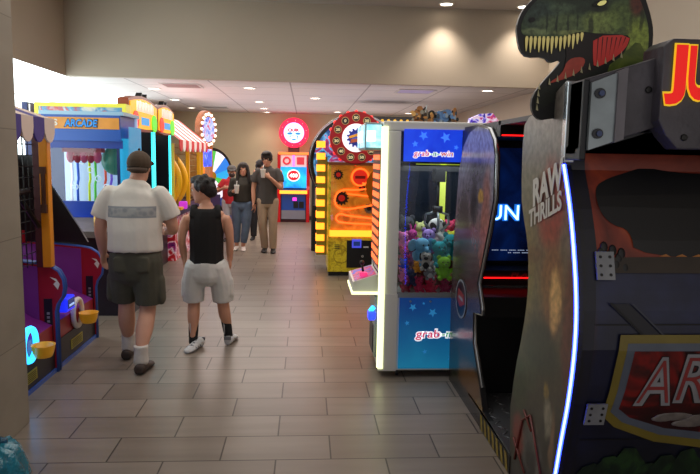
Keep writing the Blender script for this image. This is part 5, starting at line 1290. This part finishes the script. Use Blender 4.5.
for s in (-1, 1):
    b = Body(); b.limb([an[s] + V((0, -.003 if s > 0 else 0, .105)), an[s] + V((0, 0, .05)), an[s] + V((0, .0, -.02))], [.054, .053, .056], flat=(True, False)); b.fuse('sock', t, M('sock_white', '#cfcac4', .85, bump=(40, .3)), .007, 2)
    b = Body(); tilt = -.35 if s > 0 else 0
    d = V((s * .08, 1, .0)); hl = an[s] + V((0, -.085, 0)); hl.z = .0
    if s > 0: hl.z = .0
    shoe(b, hl, d, .285, .105, .085); o = b.fuse('shoe', t, [M('shoe_brown', '#3a2c26', .6, noise=(20, .4)), M('shoe_sole', '#221c18', .7)], .007, 2, fn=lambda c: 1 if c.z < .022 else 0)
# cap
b = Body(); 
b.ball(P(0, -.008, .028), (.092, .109, .098))
b.limb([P(0, .07, .045), P(0, .14, .032), P(0, .175, .02)], [(.085, .012), (.075, .009), (.05, .006)], side=tuple(sd))
cap = b.fuse('cap', t, M('cap_brown', '#4a3a2a', .85, noise=(14, .3)), .007, 2, )
m = MB(); m.ball(P(0, -.008, .135), .01, M('cap_dark', '#20180f', .8), 8); m.limb = None
pts = [P(math.sin(a) * .083, -.008 - math.cos(a) * .099, -.002) for a in [-1.5 + .3 * k for k in range(11)]]
m.tube(pts, .008, M('cap_dark', '#20180f', .8), 6); m.build('cap_band', cap)
m = MB(); pts = [P(math.sin(a) * .073, -.018 - math.cos(a) * .086, -.022) for a in [-1.2 + .24 * k for k in range(11)]]
m.tube(pts, .015, M('hair_grey', '#5a4c42', .9), 6); m.build('hair', t)

# ---- teenager in the black tank top -----------------------------------------------
t = thing('person', 'person with short black hair in black tank top and white shorts looking left', 'person', (-.83, 5.42, 0), 0)
b = Body(); hip = {-1: V((-.085, 0, .70)), 1: V((.085, 0, .70))}; kn = {-1: V((-.115, .03, .40)), 1: V((.125, .04, .40))}; an = {-1: V((-.115, -.03, .085)), 1: V((.165, .09, .085))}
for s in (-1, 1):
    b.limb([hip[s], hip[s] * .5 + kn[s] * .5, kn[s], kn[s] * .62 + an[s] * .38 + V((0, -.014, 0)), an[s] + V((0, 0, .06)), an[s] + V((0, 0, -.03))], [.085, .07, .052, .052, .034, .036])
b.limb([(0, 0, .68), (0, 0, .80), (0, .0, .93), (0, .0, 1.05), (0, .0, 1.15), (0, .0, 1.21)], [(.14, .10), (.125, .095), (.13, .095), (.15, .095), (.15, .085), (.06, .055)])
b.limb([(0, 0, 1.19), (-.015, .0, 1.28)], [.05, .045])
shL, shR = V((-.165, 0, 1.15)), V((.165, 0, 1.15)); elL, elR = V((-.205, -.01, .93)), V((.195, -.01, .93)); wrL, wrR = V((-.195, .04, .755)), V((.19, .03, .755))
for a, e, w in ((shL, elL, wrL), (shR, elR, wrR)): b.limb([a * .95 + V((0, 0, .005)), a * .5 + e * .5, e, e * .5 + w * .5, w], [.05, .042, .034, .032, .024])
b.hand(wrL, (.05, .1, -1), (1, 0, 0), (0, 1, 0), .155, .5); b.hand(wrR, (.0, .1, -1), (-1, 0, 0), (0, 1, 0), .155, .5)
P, sd, up = head(b, (-.03, .0, 1.352), (-.93, .22, -.2), .93)
b.fuse('body', t, skin_y, .0065)
face_parts(t, P, .93)
b = Body()
b.limb([(0, 0, .665), (0, 0, .70), (0, .0, .80), (0, .0, .93), (0, .0, 1.05), (0, 0, 1.12), (0, 0, 1.16), (0, 0, 1.192)], [(.155, .12), (.155, .118), (.142, .108), (.142, .106), (.149, .106), (.144, .102), (.136, .094), (.112, .074)], flat=(True, True))
for s in (-1, 1): b.limb([(s * .10, -.062, 1.13), (s * .098, -.05, 1.185), (s * .096, .0, 1.212), (s * .098, .05, 1.18), (s * .10, .06, 1.12)], [(.032, .02), (.03, .014), (.028, .013), (.03, .014), (.032, .02)], side=(1, 0, 0))
b.fuse('tank_top', t, M('black_cotton', '#0c0c0e', .85, noise=(6, .2), bump=(10, .3)), .0075, 2)
b = Body(); b.limb([(0, 0, .62), (0, 0, .70), (0, 0, .76)], [(.155, .12), (.155, .12), (.14, .11)])
for s in (-1, 1):
    k = kn[s] + V((s * .005, 0, .0))
    b.limb([hip[s], hip[s] * .5 + k * .5 + V((s * .012, 0, 0)), k], [(.098, .1), (.098, .1), (.092, .095)], flat=(False, True))
    b.limb([hip[s] * .45 + k * .55 + V((s * .092, -.01, .04)), hip[s] * .45 + k * .55 + V((s * .094, -.01, -.07))], [(.018, .045), (.02, .048)])
b.fuse('shorts', t, M('shorts_white', '#d4d6d4', .8, noise=(8, .15), bump=(12, .35)), .008, 2)
for s in (-1, 1):
    b = Body(); b.limb([an[s] * .45 + kn[s] * .55 + V((0, -.006, 0)) if s < 0 else an[s] * .5 + kn[s] * .5, an[s] * .8 + kn[s] * .2, an[s], an[s] + V((0, 0, -.03))], [.045, .042, .038, .04], flat=(True, False)) ; so = b.fuse('sock', t, M('sock_black', '#15181c', .85), .006, 2)
    m = MB(); c = an[s] * .72 + kn[s] * .28
    m.tube([c + V((-.02, -.040, .05)), c + V((-.015, -.041, -.07))], .006, M('sock_stripe', '#a8acb0', .8), 5); m.build('sock_stripe', so)
    b = Body(); hl = an[s] + V((.055 if s < 0 else .0, -.05, 0)); hl.z = 0
    d = V((-.6, -.55, 0)) if s < 0 else V((.15, 1, 0))
    if s < 0: hl = an[s] + V((.06, .055, 0)); hl.z = 0
    d, sd2, u2 = shoe(b, hl, d if s > 0 else V((-.35, -.9, 0)), .25, .095, .085)
    o = b.fuse('sneaker', t, [M('sneaker_white', '#d0d2d4', .55, noise=(30, .3)), M('sneaker_sole', '#b8bcc2', .6)], .006, 1, fn=lambda c: 1 if c.z < .02 else 0)
    q = MB(); cc = hl + d * .1
    for k in range(3):
        e = hl + d * (.09 + .035 * k)
        q.tube([e - sd2 * .046 + V((0, 0, .03)), e + V((0, 0, .077 - .012 * k)), e + sd2 * .046 + V((0, 0, .03))], .006, M('sneaker_grey', '#6a7078', .5), 5)
    q.box(hl.x - .03, hl.x + .03, hl.y - .01, hl.y + .01, .05, .078, M('sneaker_grey', '#6a7078', .5)); q.build('shoe_trim', o)
def teen_extra(b):
    b.ball(P(0, .04, .092), (.05, .045, .03)); b.ball(P(0, -.07, -.04), (.06, .035, .05))
hair_shell(t, P, .93, M('hair_black', '#0f0c0c', .6, bump=(60, .5)), puff=.006, extra=teen_extra)

# ---- walking group at the back ------------------------------------------------------
def cup(root_loc, label, parent=None):
    t = thing('drinking_cup', label, 'cup', root_loc, 0, 'white paper cups held by the couple')
    m = MB(); m.loft([[V((math.cos(2*PI*k/18) * r, math.sin(2*PI*k/18) * r, z)) for k in range(18)] for z, r in ((0, .03), (.005, .032), (.125, .043), (.13, .045), (.135, .043))], M('paper_white', '#ddd6cf', .6, emit=.05)); m.build('cup_body', t)
    l = MB(); l.disc((0, 0, .138), .046, 'z', .012, M('lid_white', '#e4e2de', .4), 18); l.build('lid', t)
    s_ = MB(); s_.tube([(0, .0, .14), (.005, .008, .21)], .0045, M('straw_white', '#e8e4e0', .4), 6); s_.build('straw', t)
    return t
# man in the grey T-shirt
t = thing('person', 'person in dark grey T-shirt and khaki trousers drinking from a white cup', 'person', (-.65, 11.0, 0), 0)
b = Body(); hip = {-1: V((-.09, 0, .88)), 1: V((.09, 0, .88))}; kn = {-1: V((-.085, -.03, .48)), 1: V((.095, -.06, .48))}; an = {-1: V((-.045, .03, .085)), 1: V((.095, -.05, .085))}
for s in (-1, 1): b.limb([hip[s], hip[s] * .5 + kn[s] * .5, kn[s], an[s] * .4 + kn[s] * .6 + V((0, .015, 0)), an[s]], [.088, .075, .056, .058, .04])
b.limb([(0, 0, .85), (0, 0, .98), (0, 0, 1.12), (0, 0, 1.27), (0, 0, 1.38), (0, 0, 1.44)], [(.15, .10), (.14, .1), (.15, .105), (.175, .11), (.165, .09), (.065, .06)])
b.limb([(0, 0, 1.42), (-.0, -.02, 1.52)], [.055, .05])
shL, shR = V((-.185, 0, 1.37)), V((.19, 0, 1.37)); elL, elR = V((-.24, .0, 1.08)), V((.23, -.08, 1.10)); wrL, wrR = V((-.235, -.05, .85)), V((.045, -.20, 1.28))
for a, e, w in ((shL, elL, wrL), (shR, elR, wrR)): b.limb([a, a * .5 + e * .5, e, e * .5 + w * .5, w], [.058, .048, .04, .037, .028])
b.hand(wrL, (.0, -.1, -1), (-1, 0, 0), (0, -1, 0), .18, .6); b.hand(wrR, (-.75, -.1, .5), (-.2, .9, .1), (-.3, .0, 1), .17, .9)
P, sd, up = head(b, (-.015, -.03, 1.585), (-.05, -1, -.22), 1.0)
b.fuse('body', t, skin_f, .0085); face_parts(t, P)
b = Body(); b.limb([(0, 0, .83), (0, 0, .88), (0, 0, 1.0), (0, 0, 1.12), (0, 0, 1.27), (0, 0, 1.38), (0, 0, 1.445)], [(.178, .125), (.175, .122), (.165, .12), (.168, .122), (.19, .125), (.18, .105), (.075, .068)], flat=(True, False))
for a, e, q in ((shL, elL, -1), (shR, elR, 1)): b.limb([a + V((-q * .03, 0, .01)), a * .7 + e * .3, a * .38 + e * .62], [.07, .07, .066], flat=(False, True))
b.fuse('t_shirt', t, M('tee_charcoal', '#45413f', .85, noise=(6, .2)), .009, 2)
b = Body(); b.limb([(0, 0, .82), (0, 0, .92)], [(.165, .115), (.16, .11)])
for s in (-1, 1): b.limb([hip[s], hip[s] * .5 + kn[s] * .5, kn[s], an[s] * .5 + kn[s] * .5, an[s] + V((0, 0, -.02))], [.1, .088, .073, .07, .062], flat=(False, True))
b.fuse('trousers', t, M('khaki_cotton', '#a8917a', .85, noise=(6, .2)), .009, 2)
for s in (-1, 1):
    b = Body(); hl = an[s] + V((0, .06, 0)); hl.z = 0; shoe(b, hl, V((.05 * s, -1, 0)), .28, .1, .085); b.fuse('shoe', t, M('shoe_black', '#121212', .5), .008, 1)
hair_shell(t, P, 1.0, M('hair_dark_brown', '#1a120e', .6, bump=(60, .5)), puff=.018, extra=lambda b: (b.ball(P(.02, .06, .105), (.06, .05, .035)), b.ball(P(-.03, .05, .11), (.05, .05, .035))))
cup((-.715, 10.80, 1.375 - .10), 'white lidded paper cup held to the mouth of the person in grey')
# woman
t = thing('person', 'person with long dark hair, olive jacket and blue jeans holding a white cup', 'person', (-1.10, 11.2, 0), 0)
b = Body(); hip = {-1: V((-.09, 0, .80)), 1: V((.085, 0, .80))}; kn = {-1: V((-.095, -.02, .44)), 1: V((.07, -.05, .44))}; an = {-1: V((-.10, .02, .08)), 1: V((.02, -.06, .08))}
for s in (-1, 1): b.limb([hip[s], hip[s] * .5 + kn[s] * .5, kn[s], an[s] * .4 + kn[s] * .6 + V((0, .012, 0)), an[s]], [.09, .075, .053, .053, .035])
b.limb([(0, 0, .78), (0, 0, .90), (0, 0, 1.0), (0, 0, 1.13), (0, 0, 1.22), (0, 0, 1.28)], [(.155, .105), (.125, .09), (.125, .09), (.14, .105), (.135, .08), (.055, .05)])
b.limb([(0, 0, 1.26), (0, -.01, 1.34)], [.047, .044])
shL, shR = V((-.15, 0, 1.215)), V((.15, 0, 1.215)); elL, elR = V((-.20, -.0, .98)), V((.205, .02, .98)); wrL, wrR = V((-.13, -.19, 1.03)), V((.22, -.02, .78))
for a, e, w in ((shL, elL, wrL), (shR, elR, wrR)): b.limb([a, a * .5 + e * .5, e, e * .5 + w * .5, w], [.048, .042, .036, .032, .024])
b.hand(wrL, (.55, -.6, .15), (.5, .5, 0), (0, 0, 1), .155, .9); b.hand(wrR, (.05, -.1, -1), (-1, 0, 0), (0, -1, 0), .155, .5)
P, sd, up = head(b, (.02, -.02, 1.40), (.08, -1, -.05), .93)
b.fuse('body', t, skin_f, .0085); face_parts(t, P, .93, '#a84848')
b = Body(); b.limb([(0, 0, .84), (0, 0, .90), (0, 0, 1.0), (0, 0, 1.13), (0, 0, 1.22), (0, 0, 1.28)], [(.155, .12), (.152, .118), (.15, .115), (.16, .12), (.15, .095), (.07, .065)], flat=(True, False))
for a, e, w in ((shL, elL, wrL), (shR, elR, wrR)): b.limb([a, a * .5 + e * .5, e, e * .5 + w * .5, e * .1 + w * .9], [.063, .06, .055, .05, .043], flat=(False, True))
b.fuse('jacket', t, M('olive_jacket', '#2f2b24', .75, noise=(9, .3)), .009, 2)
b = Body(); b.limb([(0, 0, .76), (0, 0, .86)], [(.165, .115), (.15, .1)])
for s in (-1, 1): b.limb([hip[s], hip[s] * .5 + kn[s] * .5, kn[s], an[s] * .5 + kn[s] * .5, an[s] * .85 + kn[s] * .15], [.1, .09, .075, .068, .055], flat=(False, True))
b.fuse('jeans', t, M('denim_blue', '#5a6c84', .85, noise=(9, .3)), .009, 2)
for s in (-1, 1):
    b = Body(); hl = an[s] + V((0, .055, 0)); hl.z = 0; shoe(b, hl, V((.1 * s, -1, 0)), .25, .09, .08); b.fuse('shoe', t, M('shoe_pale', '#cfc6bf', .6), .008, 1)
def long_hair(b):
    for q in (-1, 1):
        b.limb([P(q * .07, .0, .06), P(q * .092, .01, -.03), P(q * .1, .03, -.12), P(q * .095, .05, -.22), P(q * .085, .06, -.29)], [(.03, .05), (.028, .05), (.032, .045), (.03, .035), (.012, .015)], side=(1, 0, 0))
    b.limb([P(0, -.06, .05), P(0, -.085, -.06), P(0, -.1, -.2)], [(.075, .04), (.09, .04), (.08, .03)], side=(1, 0, 0))
hair_shell(t, P, .93, M('hair_dark_brown', '#1a120e', .6), puff=.014, extra=long_hair)
cup((-1.165, 10.93, 1.0), 'white paper cup held at chest height by the person in jeans')
# person in red behind the woman
t = thing('person', 'person in red T-shirt and grey cap half hidden behind the jeans wearer', 'person', (-1.43, 12.4, 0), 0)
b = Body(); hip = {-1: V((-.085, 0, .76)), 1: V((.085, 0, .76))}; kn = {-1: V((-.09, -.02, .42)), 1: V((.09, -.04, .42))}; an = {-1: V((-.09, .02, .08)), 1: V((.085, -.05, .08))}
for s in (-1, 1): b.limb([hip[s], kn[s], an[s]], [.085, .055, .036])
b.limb([(0, 0, .74), (0, 0, .88), (0, 0, 1.02), (0, 0, 1.14), (0, 0, 1.2)], [(.15, .1), (.135, .1), (.145, .105), (.14, .085), (.06, .055)])
b.limb([(0, 0, 1.18), (0, -.01, 1.27)], [.048, .045])
shL, shR = V((-.155, 0, 1.13)), V((.155, 0, 1.13)); elL, elR = V((-.25, -.04, .96)), V((.2, .0, .9)); wrL, wrR = V((-.12, -.24, 1.02)), V((.2, -.05, .72))
for a, e, w in ((shL, elL, wrL), (shR, elR, wrR)): b.limb([a, a * .5 + e * .5, e, w], [.048, .042, .036, .025])
b.hand(wrL, (.6, -.5, .2), (.5, .5, 0), (0, 0, 1), .16, .7); b.hand(wrR, (0, -.1, -1), (-1, 0, 0), (0, -1, 0), .16, .5)
P, sd, up = head(b, (.02, -.02, 1.33), (.15, -1, -.1), .93); b.fuse('body', t, skin_f, .0095); face_parts(t, P, .93)
b = Body(); b.limb([(0, 0, .72), (0, 0, .88), (0, 0, 1.02), (0, 0, 1.14), (0, 0, 1.2)], [(.17, .12), (.16, .12), (.162, .122), (.155, .1), (.07, .065)], flat=(True, False))
for a, e, q in ((shL, elL, -1), (shR, elR, 1)): b.limb([a + V((-q * .03, 0, .01)), a * .4 + e * .6], [.065, .062], flat=(False, True))
b.fuse('t_shirt', t, M('tee_red', '#b0202a', .8, emit=.04), .0095, 2)
b = Body(); b.limb([(0, 0, .70), (0, 0, .80)], [(.16, .11), (.15, .105)])
for s in (-1, 1): b.limb([hip[s], kn[s], an[s] + V((0, 0, -.02))], [.1, .08, .06], flat=(False, True))
b.fuse('trousers', t, M('trouser_pale', '#a8a8ac', .85), .0095, 2)
for s in (-1, 1):
    b = Body(); hl = an[s] + V((0, .055, 0)); hl.z = 0; shoe(b, hl, V((.1 * s, -1, 0)), .25, .09, .08); b.fuse('shoe', t, M('shoe_black', '#121212', .5), .009, 1)
hair_shell(t, P, .93, M('hair_dark_brown', '#1a120e', .6), puff=.008)
b = Body(); b.ball(P(0, -.005, .055), (.092, .108, .075)); b.limb([P(0, .07, .05), P(0, .15, .035)], [(.08, .012), (.06, .007)], side=(1, 0, 0)); b.fuse('cap', t, M('cap_grey', '#4a4644', .8), .008, 2)
b = Body(); b.ball(P(0, .072, -.06), (.06, .04, .045)); b.fuse('face_mask', t, M('mask_dark', '#3a2a28', .8), .007, 2)
# person in black behind the man
t = thing('person', 'person in black with dark hair mostly hidden behind the grey T-shirt wearer', 'person', (-.93, 12.7, 0), 0)
b = Body(); hip = {-1: V((-.09, 0, .82)), 1: V((.09, 0, .82))}; kn = {-1: V((-.09, -.02, .45)), 1: V((.1, .02, .45))}; an = {-1: V((-.09, -.06, .085)), 1: V((.1, .1, .085))}
for s in (-1, 1): b.limb([hip[s], kn[s], an[s]], [.085, .057, .038])
b.limb([(0, 0, .8), (0, 0, .95), (0, 0, 1.1), (0, 0, 1.23), (0, 0, 1.30)], [(.15, .1), (.14, .1), (.155, .105), (.155, .085), (.06, .055)])
b.limb([(0, 0, 1.28), (0, 0, 1.37)], [.05, .046])
shL, shR = V((-.165, 0, 1.22)), V((.165, 0, 1.22)); elL, elR = V((-.21, .0, .96)), V((.21, .0, .96)); wrL, wrR = V((-.2, -.05, .76)), V((.2, -.05, .76))
for a, e, w in ((shL, elL, wrL), (shR, elR, wrR)): b.limb([a, a * .5 + e * .5, e, w], [.05, .044, .038, .026]); b.hand(w, (0, -.1, -1), (-1 if w.x > 0 else 1, 0, 0), (0, -1, 0), .165, .5)
P, sd, up = head(b, (.05, -.01, 1.44), (.5, -.85, -.1), .95); b.fuse('body', t, skin_f, .0095); face_parts(t, P, .95)
b = Body(); b.limb([(0, 0, .78), (0, 0, .95), (0, 0, 1.1), (0, 0, 1.23), (0, 0, 1.3)], [(.17, .12), (.165, .12), (.172, .122), (.17, .1), (.07, .065)], flat=(True, False))
for a, e, w in ((shL, elL, wrL), (shR, elR, wrR)): b.limb([a, e, e * .2 + w * .8], [.065, .056, .045], flat=(False, True))
b.fuse('jacket', t, M('jacket_black', '#141418', .8), .0095, 2)
b = Body(); b.limb([(0, 0, .76), (0, 0, .86)], [(.16, .11), (.15, .105)])
for s in (-1, 1): b.limb([hip[s], kn[s], an[s] + V((0, 0, -.02))], [.1, .078, .06], flat=(False, True))
b.fuse('trousers', t, M('trouser_black', '#16161a', .85), .0095, 2)
for s in (-1, 1):
    b = Body(); hl = an[s] + V((0, .055, 0)); hl.z = 0; shoe(b, hl, V((.1 * s, -1, 0)), .26, .09, .08); b.fuse('shoe', t, M('shoe_black', '#121212', .5), .009, 1)
hair_shell(t, P, .95, M('hair_black', '#0f0c0c', .6), puff=.02)
# ------------------------------------------------------------------ camera, light, world
cam = bpy.data.cameras.new('camera'); cam.sensor_width = 36; cam.lens = 641 / 700 * 36; cam.clip_start = .05
co = bpy.data.objects.new('camera', cam); COL.objects.link(co); SC.camera = co
th = math.atan(.1238); yaw = math.atan(.0705 * math.cos(th)); rho = .018
f = V((math.sin(yaw) * math.cos(th), math.cos(yaw) * math.cos(th), -math.sin(th)))
r0 = V((math.cos(yaw), -math.sin(yaw), 0)); u0 = r0.cross(f)
r = r0 * math.cos(rho) + u0 * math.sin(rho); u = u0 * math.cos(rho) - r0 * math.sin(rho)
mat = Matrix((r, u, -f)).transposed().to_4x4(); mat.translation = V((0, 0, 1.634)); co.matrix_world = mat

def area(name, loc, rot, size, energy, col=(1, 1, 1)):
    l = bpy.data.lights.new(name, 'AREA'); l.shape = 'RECTANGLE'; l.size, l.size_y = size; l.energy = energy; l.color = col
    o = bpy.data.objects.new(name, l); COL.objects.link(o); o.location = loc; o.rotation_euler = rot; return o
area('far_room_light', (0, 12.5, LZ - .03), (0, 0, 0), (5.5, 5), 190, (1, .9, .82))
area('near_room_light', (.3, 5.5, HZ - .05), (0, 0, 0), (5, 5), 130, (1, .93, .86))
area('ceiling_fill', (.2, 12.8, 1.9), (PI, 0, 0), (4.5, 6), 60, (1, .88, .88))  # unseen lamp facing up, added to brighten the low ceiling
area('pink_spill', (.4, 12.2, 2.2), (0, 0, 0), (1.2, 2.5), 8, (1, .25, .35))
wd = bpy.data.worlds.new('world'); SC.world = wd; wd.use_nodes = True
wd.node_tree.nodes['Background'].inputs[0].default_value = (.55, .52, .5, 1); wd.node_tree.nodes['Background'].inputs[1].default_value = 1.0
SC.view_settings.view_transform = 'Standard'; SC.view_settings.look = 'None'; SC.view_settings.exposure = 0
SC.cycles.max_bounces = 6; SC.cycles.diffuse_bounces = 3; SC.cycles.glossy_bounces = 3; SC.cycles.transparent_max_bounces = 10
SC.cycles.caustics_reflective = False; SC.cycles.caustics_refractive = False
SC.cycles.use_denoising = True; SC.cycles.sample_clamp_indirect = 4
